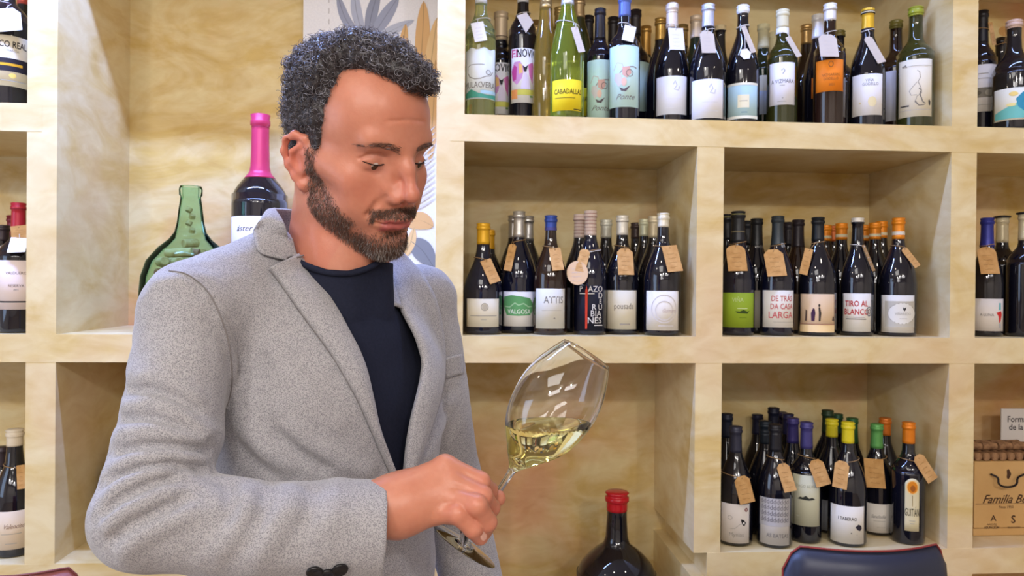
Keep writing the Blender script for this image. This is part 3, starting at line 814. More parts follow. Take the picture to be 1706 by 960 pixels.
bottle('B', 856, 360, D3-0.02, 'silver-capped bottle showing left behind the green-mountain label bottle', mid_g, 'burg', 56, cap=(0.2, silver, 'flat', None, (0.3, 0.8)))
bottle('B', 880, 361, D2, 'silver-capped bottle showing right behind the green-mountain label bottle', mid_g, 'burg', 58, cap=(0.215, silver, 'flat', None, (0.3, 0.8)))
bottle('B', 918, 360, D1+0.01, 'brown bottle with royal blue capsule and plain cream label with grey capitals', mid_g, 'burg', 56, glass='brown', cap=(0.125, (50, 76, 160), 'flat', [((70, 70, 130), 'band', 0.10, 0.125)]),
  lab=dict(y=(481, 548), w=2.0, c=(214, 208, 192), art=[(G1, 'T', 'ATTIS', 0.22, 0.42, 0.50, 0.8), (G1, 'L', [(0.2, -0.5), (0.26, -0.45), (0.3, -0.52)], 0.03), ((190, 184, 170), 'R', -0.5, -0.1, 0.7, -0.08)]),
  tags=[(927, 432, 20, 37, -7, 'rect', kraft, 413)])
WT = (226, 222, 216)
pazo_art = [(WT, 'T', 'P', -0.62, 0.84, 0.36, 0.9), (WT, 'T', 'AZO', 0.40, 0.84, 0.36, 0.9), (WT, 'R', -0.7, 0.63, 0.3, 0.66),
    (WT, 'T', 'D', 0.74, 0.56, 0.36, 0.9), (WT, 'T', 'E', 0.74, 0.30, 0.30, 0.9), (WT, 'T', 'R', 0.28, 0.04, 0.38, 0.9), (WT, 'T', 'U', 0.72, 0.04, 0.34, 0.9), (WT, 'T', 'BIA', 0.42, -0.24, 0.38, 0.9), (WT, 'T', 'NES', 0.34, -0.54, 0.38, 1.0),
    (WT, 'R', 0.3, -0.76, 0.9, -0.72), ((206, 62, 36), 'P', [(-0.3, 0.75), (-0.22, 1.0), (-0.14, 0.75), (-0.16, -0.9), (-0.28, -0.9)])]
netc = (206, 186, 176)
net = [((150, 120, 112), 'L', [(-0.012, 0.0), (0.012, 0.012)], 0.002)]
bottle('B', 984, 352, D1+0.01, 'dark bottle printed with stacked white capitals and red stripe, round decorated tag', mid_g, 'burg', 56, glass='navy', cap=(0.20, netc, 'flat', [((168, 130, 122), 'band', 0.02+0.028*k, 0.026+0.028*k) for k in range(6)], (0.6, 0)),
  lab=dict(y=(476, 556), w=1.75, c=(20, 20, 36), art=pazo_art),
  tags=[(962, 455, 36, 40, 0, 'round', mat('painted_disc', srgb(206, 170, 128), 0.6), 420), (971, 434, 17, 38, 16, 'clip', kraft, 418)])
bottle('B', 966, 358, D2, 'netted cream capsule bottle behind the stacked-capitals one', mid_g, 'burg', 54, cap=(0.20, netc, 'flat', [((168, 130, 122), 'band', 0.02+0.028*k, 0.026+0.028*k) for k in range(6)], (0.6, 0)), lab=dict(y=(480, 550), w=0.25, c=(120, 122, 136), rot=-0.7))
cwh = (208, 208, 196)
bottle('B', 1010, 367, D2+0.02, 'white-capsuled dark bottle between the stacked-capitals and the arched-tag bottles', mid_g, 'burg', 56, cap=(0.165, cwh, 'flat', [((150, 150, 140), 'band', 0.0, 0.008)]))
bottle('B', 1037, 360, D1+0.01, 'white-capsuled bottle with broad cream lower-case label and arched kraft tag in front', mid_g, 'burg', 58, cap=(0.165, (222, 218, 208), 'flat', [((190, 184, 176), 'band', 0.05, 0.055)]),
  lab=dict(y=(484, 549), w=2.0, c=(212, 202, 178), art=[((120, 112, 104), 'T', 'pousada', 0.14, 0.18, 0.44, 0.72), ((160, 150, 136), 'R', -0.1, -0.78, 0.5, -0.7)]),
  tags=[(1042, 436, 27, 44, 0, 'clip', kraft, 412)])
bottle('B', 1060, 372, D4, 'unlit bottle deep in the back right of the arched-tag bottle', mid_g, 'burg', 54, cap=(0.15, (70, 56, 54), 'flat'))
bottle('B', 1074, 366, D2+0.04, 'cream-capsuled bottle second from the right in the back row of the middle niche', mid_g, 'burg', 56, cap=(0.155, (206, 206, 176), 'flat'), lab=dict(y=(486, 548), w=2.0, c=(206, 196, 172)))
bottle('B', 1090, 361, D2+0.01, 'cream-capsuled bottle touching the last one of the middle niche', mid_g, 'burg', 56, cap=(0.185, (216, 202, 170), 'flat'))
bottle('B', 1105, 356, D1+0.01, 'rightmost bottle of the middle niche with cream capsule and large white spiral-embossed label', mid_g, 'burg', 62, cap=(0.115, (222, 216, 194), 'flat'),
  lab=dict(y=(485, 551), w=1.95, c=(224, 216, 204), art=[((206, 198, 192), 'O', 0.1, 0.1, 0.72, 0.72, 0.05), ((206, 198, 192), 'O', 0.1, 0.0, 0.5, 0.5, 0.05), ((190, 170, 166), 'T', 'Guimaro', 0.35, 0.0, 0.28, 0.7, 0, 0.5), ((206, 198, 192), 'R', -0.2, -0.78, 0.6, -0.74)]),
  tags=[(1120, 431, 27, 43, -8, 'rect', kraft, 413)])
# ---- right-middle niche
blk = (38, 40, 46)
bottle('B', 1230, 353, D1, 'black-capsuled bottle with lime green label and arched kraft tag', rgt_g, 'burg', 56, glass='navy', rn=0.0165, cap=(0.25, blk, 'flat', [((150, 146, 96), 'band', 0.02, 0.03), ((110, 104, 84), 'band', 0.16, 0.17)]),
  lab=dict(y=(488, 546), w=2.4, c=(142, 168, 44), art=[((196, 214, 150), 'T', 'VIÑA', 0.02, 0.58, 0.34, 0.8), ((50, 70, 20), 'P', [(-0.1, -0.05), (0.0, -0.16), (0.5, -0.2), (0.64, -0.02), (0.5, -0.08), (0.3, 0.02), (0.1, -0.08)]), ((206, 220, 170), 'R', 0.0, 0.08, 0.5, 0.12), ((100, 130, 30), 'R', 0.1, -0.45, 0.45, -0.42)]),
  tags=[(1227, 430, 33, 43, 0, 'arch', kraft, 405)])
bottle('B', 1211, 358, D2, 'black-capsuled bottle with thin gold band against the left post, right-middle niche', rgt_g, 'burg', 52, cap=(0.22, blk, 'flat', [((150, 146, 96), 'band', 0.02, 0.03)]))
bottle('B', 1245, 369, D3, 'black-capsuled bottle lowest in the gap right of the lime-label bottle', rgt_g, 'burg', 52, cap=(0.22, blk, 'flat'))
bottle('B', 1261, 365, D2, 'black bottle with white lettering ring, behind and between lime and red-lettered labels', rgt_g, 'burg', 54, cap=(0.24, (30, 32, 36), 'flat', [((150, 150, 150), 'T', 'UROS', 0, 0.245, 0.011, 0.8)]), lab=dict(y=(484, 546), w=2.0, c=(196, 190, 172)))
bottle('B', 1296, 361, D1, 'bottle with white label of red hand-drawn capitals and clipped kraft tag', rgt_g, 'burg', 56, glass='navy', cap=(0.25, (48, 56, 62), 'flat', [((196, 200, 204), 'T', 'ER', 0.008, 0.245, 0.016, 0.8)]),
  lab=dict(y=(484, 546), w=2.1, c=(222, 216, 206), rot=0.1, art=[((196, 88, 92), 'T', 'DE TRÁS', 0.2, 0.55, 0.42, 0.72, 0.01), ((196, 88, 92), 'T', 'DA CASA', 0.2, 0.12, 0.42, 0.72, 0.01), ((196, 88, 92), 'T', 'LARGA', 0.14, -0.34, 0.50, 0.85, 0.01), (G2, 'R', -0.3, -0.72, 0.9, -0.70)]),
  tags=[(1291, 438, 33, 44, -2, 'clip', kraft, 408)])
bottle('B', 1314, 371, D3, 'slim black-capsuled bottle in the back right of the red-lettered one', rgt_g, 'burg', 52, cap=(0.22, (40, 36, 42), 'flat'))
bottle('B', 1330, 367, D2, 'brown-tinged bottle with plain black capsule left of the people-label bottle', rgt_g, 'burg', 56, glass='brown', cap=(0.24, (40, 34, 40), 'flat'), lab=dict(y=(490, 552), w=1.9, c=(206, 176, 142)))
bottle('B', 1363, 363, D1, 'black-capsuled bottle with sepia label of small walking people and knotted twine', rgt_g, 'burg', 66, R=0.05, cap=(0.20, (30, 34, 40), 'flat'),
  lab=dict(y=(490, 554), w=2.05, c=(216, 186, 150), art=[((196, 164, 130), 'R', -1.0, -0.5, 1.0, -0.46), ((236, 206, 156), 'R', -1, -1, 1, -0.62), ((60, 30, 60), 'P', [(-0.28, -0.42), (-0.12, -0.42), (-0.08, 0.0), (-0.12, 0.22), (-0.2, 0.26), (-0.3, 0.0)]), ((50, 40, 40), 'P', [(0.08, -0.42), (0.16, -0.42), (0.2, 0.0), (0.14, 0.3), (0.06, 0.3), (0.08, 0)]), ((50, 40, 40), 'E', 0.1, 0.4, 0.05, 0.08),
    ((80, 60, 56), 'P', [(-0.62, -0.42), (-0.52, -0.42), (-0.5, 0.1), (-0.58, 0.2)]), ((70, 56, 56), 'P', [(0.8, -0.4), (0.95, -0.4), (0.92, -0.2), (0.85, -0.15)]), ((170, 130, 104), 'R', -1.0, -0.6, 1.0, -0.55)]),
  tags=[(1343, 436, 14, 44, 15, 'rect', kraft, 404)])
oc = (226, 136, 26)
ocb = [((216, 206, 176), 'band', 0.10, 0.125)]
bottle('B', 1376, 376, D3, 'orange-capsuled bottle partly behind the people-label bottle', rgt_g, 'burg', 54, cap=(0.15, oc, 'flat', ocb))
bottle('B', 1402, 373, D2, 'orange-capsuled bottle left of the white-topped red-lettered bottle', rgt_g, 'burg', 56, cap=(0.15, oc, 'flat', ocb))
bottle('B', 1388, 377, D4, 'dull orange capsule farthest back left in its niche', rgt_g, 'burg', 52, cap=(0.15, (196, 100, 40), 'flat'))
bottle('B', 1429, 364, D1, 'white-topped bottle with bold red two-line capitals on white label', rgt_g, 'burg', 54, cap=(0.035, (226, 222, 216), 'flat'),
  lab=dict(y=(489, 553), w=1.85, c=(224, 218, 208), art=[((186, 40, 46), 'T', 'TIRO AL', -0.02, 0.45, 0.42, 0.74, 0.035), ((186, 40, 46), 'T', 'BLANCO', -0.02, 0.02, 0.42, 0.74, 0.035), ((120, 120, 124), 'O', 0.82, 0.06, 0.22, 0.26, 0.06), ((120, 120, 124), 'O', 0.82, 0.06, 0.12, 0.14, 0.05), ((170, 160, 150), 'R', -0.7, -0.26, 0.5, -0.23), ((90, 80, 80), 'R', -0.7, -0.36, 0.6, -0.32), ((196, 186, 172), 'R', -0.9, -0.9, -0.87, 0.9)]),
  tags=[(1447, 430, 6, 44, -16, 'rect', twine, 410)])
bottle('B', 1446, 376, D3, 'orange-capsuled bottle directly right behind the white-topped one', rgt_g, 'burg', 52, cap=(0.15, oc, 'flat', ocb))
bottle('B', 1458, 372, D2, 'orange-capsuled bottle left behind the oval-label bottle', rgt_g, 'burg', 56, cap=(0.15, oc, 'flat', ocb))
bottle('B', 1484, 370, D2+0.02, 'orange-capsuled bottle touching the oval-label one from behind', rgt_g, 'burg', 54, cap=(0.15, oc, 'flat', ocb))
bottle('B', 1497, 364, D1, 'rightmost orange-capsuled bottle with large white oval crest label', rgt_g, 'burg', 60, cap=(0.18, oc, 'flat', [((214, 206, 190), 'band', 0.115, 0.145)]),
  lab=dict(y=(492, 555), w=1.95, c=(216, 210, 198), art=[((188, 182, 168), 'R', -0.7, -0.7, 1.0, 0.68), ((222, 218, 208), 'E', 0.25, 0.02, 0.78, 0.56), ((160, 154, 140), 'O', 0.25, 0.02, 0.78, 0.56, 0.03), ((60, 56, 56), 'P', [(0.28, 0.24), (0.36, 0.14), (0.44, 0.24), (0.44, 0.36), (0.36, 0.3), (0.28, 0.36)]), (G2, 'T', 'VIÑAREDO', 0.3, 0.0, 0.2, 0.8), (G2, 'R', 0.1, -0.26, 0.5, -0.24)]),
  tags=[(1517, 429, 13, 34, -30, 'clip', kraft, 412)])
# ---- far right middle niche
fr_g = 'wine bottles in the far right middle niche'
bottle('B', 1645, 364, D1, 'royal blue capsuled bottle with white label of a red and teal figure, arched kraft tag', fr_g, 'burg', 52, R=0.041, cap=(0.245, (44, 50, 140), 'flat', [((160, 160, 206), 'T', '*', 0.0, 0.235, 0.03, 1.0)]),
  lab=dict(y=(498, 552), w=2.2, c=(222, 214, 208), rot=0.15, art=[((206, 44, 44), 'P', [(0.4, 0.15), (0.75, 0.25), (0.8, 0.0), (0.7, -0.4), (0.6, -0.5), (0.55, -0.1)]), ((110, 180, 190), 'P', [(0.55, 0.3), (0.72, 0.3), (0.7, 0.75), (0.58, 0.75)]), ((160, 170, 180), 'R', 0.62, -0.8, 0.7, -0.5), (G1, 'T', 'A·LUNA', -0.1, 0.0, 0.26, 0.8), ((40, 50, 50), 'R', -0.95, -0.2, -0.8, 0.3)]),
  tags=[(1646, 434, 33, 44, 0, 'arch', kraft, 408)])
def dark_top(px, ytop, Y, lb):
    r = bottle('B', px, ytop, Y, lb, fr_g, 'bord', 56, cap=(0.22, (214, 202, 170), 'flat', [((30, 28, 32), 'band', 0.0, 0.02)]))
    r['stopper'] = True
dark_top(1670, 362, D1+0.02, 'dark bottle with cream capsule and flat black stopper right of the royal blue one')
dark_top(1708, 356, D1, 'dark bottle with flat black stopper cut by the right edge of the photo')
# ---- low right niche
dn = (52, 52, 84)
bottle('C', 1226, 711, D1, 'slate-capped bottle with white label of a little bird, first at the left post', low_g, 'burg', 58, cap=(0.22, (52, 54, 74), 'flat'),
  lab=dict(y=(841, 914), w=1.8, c=(222, 214, 208), art=[((30, 28, 32), 'P', [(0.35, 0.25), (0.55, 0.2), (0.72, 0.05), (0.6, -0.12), (0.48, -0.06), (0.4, 0.1)]), ((230, 226, 222), 'E', 0.55, 0.04, 0.07, 0.06), (G2, 'L', [(-0.3, -0.28), (0.0, -0.24), (0.3, -0.02), (0.5, 0.0)], 0.02), ((120, 40, 50), 'O', 0.72, 0.72, 0.11, 0.1, 0.05), (G2, 'O', -0.3, 0.3, 0.15, 0.1, 0.02), (G2, 'T', 'Mynias', 0.1, -0.56, 0.30, 0.9)]),
  tags=[(1240, 816, 27, 46, -12, 'clip', kraft, 790)])
bottle('C', 1211, 690, D2, 'dark slate capped bottle right against the left post in the back of the low niche', low_g, 'burg', 60, cap=(0.2, (30, 36, 56), 'flat'))
bottle('C', 1262, 691, D3, 'navy-capped bottle in the gap between bird label and repeated-letter label, back row', low_g, 'burg', 60, cap=(0.2, (28, 30, 56), 'flat'), lab=dict(y=(826, 892), w=1.4, c=(160, 160, 166)))
bottle('C', 1275, 702, D2, 'dark teal capped bottle standing just left behind the repeated-letter label', low_g, 'burg', 58, cap=(0.2, (30, 40, 52), 'flat'))
rep = []
for r_ in range(4):
    rep += [(((110, 106, 112)), 'T', 'ddddddddd', 0.0, 0.86-0.26*r_, 0.30, 0.9, 0.0)]
bottle('C', 1292, 708, D1, 'near-black capped bottle with label of rows of looped letters and kraft tag to the right', low_g, 'burg', 58, cap=(0.22, (30, 30, 38), 'flat'),
  lab=dict(y=(832, 910), w=1.85, c=(204, 198, 192), art=[((182, 178, 178), 'R', -1, -0.2, 1, 1.0)] + rep + [(G1, 'T', 'AS BATEAS', 0.2, -0.6, 0.24, 0.8)]),
  tags=[(1310, 796, 23, 47, -10, 'clip', kraft, 762)])
bottle('C', 1289, 680, D3, 'tallest dark navy capped bottle in the back of the low niche', low_g, 'burg', 60, cap=(0.2, (24, 28, 48), 'flat'))
bottle('C', 1302, 687, D4, 'purple-black capped bottle peeking right of the tallest one', low_g, 'burg', 58, cap=(0.2, (40, 34, 72), 'flat'))
bottle('C', 1313, 690, D3+0.02, 'dark indigo capped bottle, third of four stepped purple tops', low_g, 'burg', 58, cap=(0.2, (40, 40, 80), 'flat'))
bottle('C', 1321, 697, D2, 'violet capped bottle left of the pale label bottle', low_g, 'burg', 54, cap=(0.22, (62, 56, 120), 'flat'))
bottle('C', 1344, 704, D1+0.03, 'violet-blue capped bottle with pale green shaped label and island drawing', low_g, 'bord', 50, R=0.041, cap=(0.22, (70, 66, 130), 'flat'),
  lab=dict(y=(793, 878), w=2.0, c=(204, 202, 176), art=[((50, 54, 52), 'P', [(-0.55, 0.05), (-0.35, 0.14), (-0.2, 0.12), (0.0, 0.2), (0.2, 0.1), (0.4, 0.14), (0.6, 0.06), (0.2, 0.02)]), ((170, 170, 150), 'T', 'PAGO ALVEAR', 0.1, 0.56, 0.16, 0.8), ((180, 180, 160), 'R', -0.6, -0.64, -0.4, -0.6)]),
  tags=[(1365, 788, 28, 44, -14, 'clip', kraft, 760)])
bottle('C', 1379, 684, D3, 'dark green capped bottle left behind the first yellow-dipped one', low_g, 'burg', 62, cap=(0.2, (44, 64, 44), 'flat'))
bottle('C', 1395, 690, D3+0.03, 'bottle-green capped bottle between the two yellow-dipped ones', low_g, 'burg', 58, cap=(0.2, (40, 80, 56), 'flat'))
bottle('C', 1420, 697, D3, 'green capped bottle right behind the second yellow-dipped one', low_g, 'burg', 56, cap=(0.25, (52, 104, 62), 'flat'))
bottle('C', 1386, 699, D2, 'yellow wax dipped bottle farther back with plain grey label corner', low_g, 'burg', 58, cap=(0.155, (214, 200, 40), 'wax'), lab=dict(y=(836, 905), w=2.2, c=(150, 152, 158)))
bottle('C', 1413, 704, D1, 'front yellow wax dipped bottle with white label and small ink blot', low_g, 'burg', 62, cap=(0.17, (222, 206, 40), 'wax'),
  lab=dict(y=(845, 908), w=1.95, c=(222, 214, 200), art=[((70, 66, 64), 'T', 'I TABERAO', 0.02, 0.32, 0.24, 0.8, 0.02), ((50, 44, 56), 'P', [(0.42, -0.1), (0.6, 0.06), (0.76, -0.02), (0.82, -0.16), (0.7, -0.3), (0.58, -0.26)]), (K, 'E', 0.22, -0.42, 0.03, 0.03), (G2, 'E', 0.52, -0.5, 0.02, 0.02)]),
  tags=[(1401, 791, 24, 46, 16, 'clip', kraft, 765)])
bottle('C', 1461, 707, D1+0.03, 'light green capped bottle with white script label, square kraft tag in front', low_g, 'burg', 56, cap=(0.22, (100, 168, 92), 'flat'),
  lab=dict(y=(841, 898), w=2.0, c=(220, 214, 206), rot=0.05, art=[((90, 86, 90), 'T', 'Sanclodio', 0.08, 0.12, 0.34, 0.72, 0, 0.5), (G2, 'R', -0.2, -0.2, 0.5, -0.17), (G2, 'R', 0.0, -0.62, 0.5, -0.6)]),
  tags=[(1457, 789, 33, 48, 5, 'rect', kraft, 762)])
bottle('C', 1482, 697, D2+0.02, 'rust-orange capped dark bottle set back between light green and bright orange tops', low_g, 'burg', 56, cap=(0.16, (206, 112, 30), 'flat'))
gl_art = [((206, 120, 30), 'T', 'V', 0.0, 0.52, 0.12, 0.6), ((30, 28, 26), 'T', 'GUITIÁN', 0.0, -0.12, 0.46, 0.42, 0.02), (G2, 'R', -0.4, -0.5, 0.4, -0.47), (G2, 'R', -0.3, -0.65, 0.3, -0.62), ((150, 130, 90), 'L', [(0.0, 0.1), (0.0, 0.6)], 0.03)]
rb = bottle('C', 1514, 704, D1, 'rightmost orange capped bottle with tall narrow cream label topped by an orange medallion', low_g, 'bord', 52, R=0.043, cap=(0.175, (228, 130, 26), 'flat'),
  lab=dict(y=(798, 886), w=0.85, c=(218, 206, 168), rot=0.25, nz=6, arc=lambda u: -0.013*abs(u)**2.2, art=[((216, 130, 30), 'E', 0.0, 0.66, 0.78, 0.25), ((240, 200, 130), 'O', 0.0, 0.66, 0.84, 0.27, 0.04), ((160, 90, 30), 'E', 0.05, 0.62, 0.34, 0.12),
     ((30, 28, 26), 'T', 'GUITIÁN', 0.0, -0.30, 0.42, 0.42), ((150, 130, 90), 'L', [(0.0, -0.05), (0.0, 0.36)], 0.02), (G2, 'R', -0.4, -0.62, 0.4, -0.60), (G2, 'R', -0.3, -0.72, 0.3, -0.70)]),
  tags=[(1541, 780, 23, 47, -28, 'clip', kraft, 765)])
# ---- left column
lf_g = 'wine bottles in the left edge niches'
bottle('A', 14, -60, D1, 'dark bottle with cream label, black band and yellow lettering in the top left corner', lf_g, 'bord', 66, R=0.05, cap=(0.16, (180, 60, 60), 'flat'),
  lab=dict(y=(57, 142), w=2.0, c=(226, 214, 190), rot=0.05, art=[((46, 40, 40), 'T', 'ARCO REAL', 0.0, 0.64, 0.36, 0.68, 0.02), (G1, 'T', 'CRIANZA', 0.1, 0.40, 0.12, 1.0), ((40, 36, 48), 'R', -1, -0.42, 1, 0.1), ((226, 170, 40), 'R', -0.7, -0.2, 0.6, -0.1), ((236, 206, 110), 'E', 0.15, -0.58, 0.16, 0.1), (G2, 'R', -0.5, -0.8, 0.8, -0.77)]),
  tags=[(10, 33, 44, 38, -12, 'clip', whitecard, 8)])
bottle('A', 40, -40, D3, 'red-banded dark bottle behind the top left corner bottle', lf_g, 'bord', 56, cap=(0.2, (190, 80, 70), 'flat'))
bottle('B', 31, 339, D1, 'crimson capsuled bottle with pale pink label in the left edge niche', lf_g, 'bord', 50, R=0.045, cap=(0.22, (176, 36, 52), 'flat', [((130, 24, 38), 'band', 0.045, 0.05)], (0.3, 0.1)),
  lab=dict(y=(434, 516), w=2.2, c=(232, 214, 208), rot=-0.1, art=[((110, 90, 88), 'T', 'VALDUERO', 0.0, 0.48, 0.16, 0.9), ((120, 100, 96), 'T', 'RESERVA', 0.0, -0.04, 0.16, 0.9), (K, 'R', -1, -0.72, 1, -0.66), (G1, 'T', '2015', 0.0, -0.2, 0.1, 0.9)]),
  tags=[(30, 408, 26, 24, -8, 'rect', whitecard, 384), (33, 388, 26, 24, -8, 'rect', kraft, 384)])
bottle('B', 23, 360, D2, 'wine-red capsuled bottle behind the crimson one at the left edge', lf_g, 'bord', 56, cap=(0.22, (120, 34, 48), 'flat'))
bottle('B', 4, 376, D1, 'bottle cut by the left edge with curled twine', lf_g, 'burg', 56, cap=(0.15, (60, 50, 56), 'flat'), lab=dict(y=(436, 516), w=2.2, c=(216, 204, 170)))
bottle('C', 25, 716, D1, 'cream wax capped bottle with beige script label in the low left edge niche', lf_g, 'burg', 56, R=0.046, rn=0.0175, cap=(0.13, (222, 208, 184), 'wax'),
  lab=dict(y=(853, 917), w=2.2, c=(222, 202, 178), rot=-0.1, art=[((130, 96, 84), 'T', 'Valenciso', 0.05, 0.2, 0.34, 0.75, 0, 0.5), (G2, 'R', -0.5, -0.2, 0.4, -0.17), (G2, 'R', -0.3, -0.7, 0.2, -0.67)]),
  tags=[(35, 795, 12, 40, -8, 'rect', kraft, 775)])
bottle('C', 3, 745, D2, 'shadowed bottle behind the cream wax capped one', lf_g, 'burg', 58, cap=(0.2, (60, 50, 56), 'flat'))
# ---- large bottles
magl = dict(y=(360, 470), w=2.2, c=(226, 214, 216), rot=-0.25, art=[((50, 48, 56), 'T', 'áster', -0.3, 0.62, 0.26, 1.0, 0, 0.35)])
bottle('B', 434, 192, 2.19, 'oversized dark bottle with raspberry capsule behind the man', None, 'bord', 88, rn=0.0235, cap=(0.30, (196, 52, 100), 'flat', [((160, 36, 78), 'band', 0.058, 0.063)], (0.35, 0.15)), lab=magl, name='large_wine_bottle')
bottle('C', 177, 716, 2.14, 'dark bottle with maroon capsule mostly hidden behind the man in the low left niche', None, 'burg', 64, cap=(0.25, (120, 34, 30), 'flat'), name='wine_bottle')
rz = P(1028, 820, 2.08)[2]-0.50
bottle('C', 1028, 820, 2.08, 'huge black bottle with scarlet wax top standing under the raised glass', None, 'bord_low', 134, rn=0.0285, cap=(0.105, (186, 22, 34), 'wax', None, (0.22, 0.0)), name='large_wine_bottle', zfloor=rz)
settle_bottles()
st = box('wooden_block', (P(1028, 900, 2.08)[0]-0.14, 1.96, zt['D']+0.0006), (P(1028, 900, 2.08)[0]+0.14, 2.2, rz), noise_mat('pine_wood', srgb(196, 156, 100), srgb(212, 174, 118), 12, 0.6), None, 0.003)
tag(st, 'plain wooden block carrying the huge scarlet-topped bottle', 'block')

# ------------------------------------------------------------------ implicit surfaces for the man
def smin(a, b, k):
    h = np.maximum(k-np.abs(a-b), 0.0)/k
    return np.minimum(a, b) - h*h*k*0.25
def cap_d(p, a, b, ra, rb):
    a = np.asarray(a, float); b = np.asarray(b, float)
    ab = b-a; L = ab@ab + 1e-12
    t = np.clip(((p-a)@ab)/L, 0, 1)
    q = p-a-t[:, None]*ab
    return np.sqrt((q*q).sum(1)) - (ra+t*(rb-ra))
def ell_d(p, c, r, R=None):
    q = p-np.asarray(c, float)
    if R is not None: q = q@R.T
    r = np.asarray(r, float)
    k0 = np.sqrt(((q/r)**2).sum(1)); k1 = np.sqrt(((q/(r*r))**2).sum(1))+1e-9
    return k0*(k0-1.0)/k1

class Solid:
    """ordered list of blended primitives, each only worked out near itself"""
    def __init__(self, M=None, o=None):
        self.ops = []; self.M = M; self.o = o; self.mods = []
    def add(self, kind, args, mode='u', k=0.01, pad=0.03):
        if kind == 'cap':
            a, b, ra, rb = args; a = np.asarray(a, float); b = np.asarray(b, float); r = max(ra, rb)
            lo = np.minimum(a, b)-r; hi = np.maximum(a, b)+r
        elif kind == 'ell':
            c = np.asarray(args[0], float); r = np.asarray(args[1], float)
            if len(args) > 2: r = np.full(3, r.max())
            lo, hi = c-r, c+r
        self.ops.append((kind, args, mode, k, lo-k-pad, hi+k+pad))
    def cap(self, a, b, ra, rb=None, mode='u', k=0.01, pad=0.03): self.add('cap', (a, b, ra, ra if rb is None else rb), mode, k, pad)
    def ell(self, c, r, mode='u', k=0.01, R=None, pad=0.03): self.add('ell', (c, r) if R is None else (c, r, R), mode, k, pad)
    def chain(self, pts, rs, mode='u', k=0.01):
        for i in range(len(pts)-1): self.cap(pts[i], pts[i+1], rs[i], rs[i+1], mode, k)
    def __call__(self, p):
        q = p if self.M is None else (p-self.o)@self.M.T
        d = np.full(len(q), 1.0)
        for kind, args, mode, k, lo, hi in self.ops:
            m_ = np.all((q > lo) & (q < hi), axis=1)
            if not m_.any(): continue
            s = q[m_]
            e = cap_d(s, *args) if kind == 'cap' else ell_d(s, *args)
            dm = d[m_]
            if mode == 'u': dm = smin(dm, e, k)
            else: dm = -smin(-dm, e, k)
            d[m_] = dm
        for f_ in self.mods: d = f_(q, d)
        return d

def surface_net(sdf, lo, hi, h, B=8, slack=1.6):
    lo = np.asarray(lo, float); hi = np.asarray(hi, float)
    nb = np.ceil((hi-lo)/(h*B)).astype(int)
    N = nb*B+2
    gi = np.stack(np.meshgrid(*[np.arange(n) for n in nb], indexing='ij'), -1).reshape(-1, 3)
    cen = lo + (gi+0.5)*h*B
    d = np.concatenate([sdf(c) for c in np.array_split(cen, max(1, len(cen)//200000))])
    gi = gi[np.abs(d) < h*B*0.87*slack]
    cor = np.stack(np.meshgrid(*[np.arange(B+1)]*3, indexing='ij'), -1).reshape(-1, 3)
    ids, pos, quads = [], [], []
    def cid(i): return (i[..., 0]*N[1] + i[..., 1])*N[2] + i[..., 2]
    for ch in np.array_split(gi, max(1, len(gi)//700)):
        if len(ch) == 0: continue
        idx = ch[:, None, :]*B + cor[None]
        v = sdf((lo + idx*h).reshape(-1, 3)).reshape(-1, B+1, B+1, B+1)
        s = v < 0
        c8 = [(a, b, c) for a in (0, 1) for b in (0, 1) for c in (0, 1)]
        sl = lambda t, o: t[:, o[0]:o[0]+B, o[1]:o[1]+B, o[2]:o[2]+B]
        cnt = sum(sl(s, o).astype(np.int8) for o in c8)
        act = (cnt > 0) & (cnt < 8)
        w = np.argwhere(act)
        if len(w) == 0: continue
        V8 = np.stack([sl(v, o)[act] for o in c8], 1)
        acc = np.zeros((len(w), 3)); n_ = np.zeros(len(w))
        for i, a in enumerate(c8):
            for j, b in enumerate(c8):
                if j <= i or sum(abs(a[k]-b[k]) for k in range(3)) != 1: continue
                va, vb = V8[:, i], V8[:, j]; m_ = (va < 0) != (vb < 0)
                t = np.where(m_, va/(va-vb+1e-30), 0)
                pt = np.array(a)+t[:, None]*(np.array(b)-np.array(a))
                acc[m_] += pt[m_]; n_ += m_
        cell = ch[w[:, 0]]*B + w[:, 1:]
        pos.append(lo + (cell + acc/n_[:, None])*h); ids.append(cid(cell))
        for ax in range(3):
            o = [0, 0, 0]; o[ax] = 1
            s0 = s[:, :B, :B, :B]; s1 = sl(s, o)
            e = np.argwhere(s0 != s1)
            if len(e) == 0: continue
            c0 = ch[e[:, 0]]*B + e[:, 1:]
            a1, a2 = [(1, 2), (2, 0), (0, 1)][ax]
            d1 = np.zeros(3, int); d1[a1] = 1; d2 = np.zeros(3, int); d2[a2] = 1
            q = np.stack([cid(c0), cid(c0-d1), cid(c0-d1-d2), cid(c0-d2)], 1)
            fl = s0[tuple(e.T)]
            q[~fl] = q[~fl][:, ::-1]
            quads.append(q)
    ids = np.concatenate(ids); pos = np.concatenate(pos); quads = np.concatenate(quads)
    o = np.argsort(ids); ids = ids[o]; pos = pos[o]
    k = np.searchsorted(ids, quads); k = np.clip(k, 0, len(ids)-1)
    ok = (ids[k] == quads).all(1)
    return pos, k[ok]

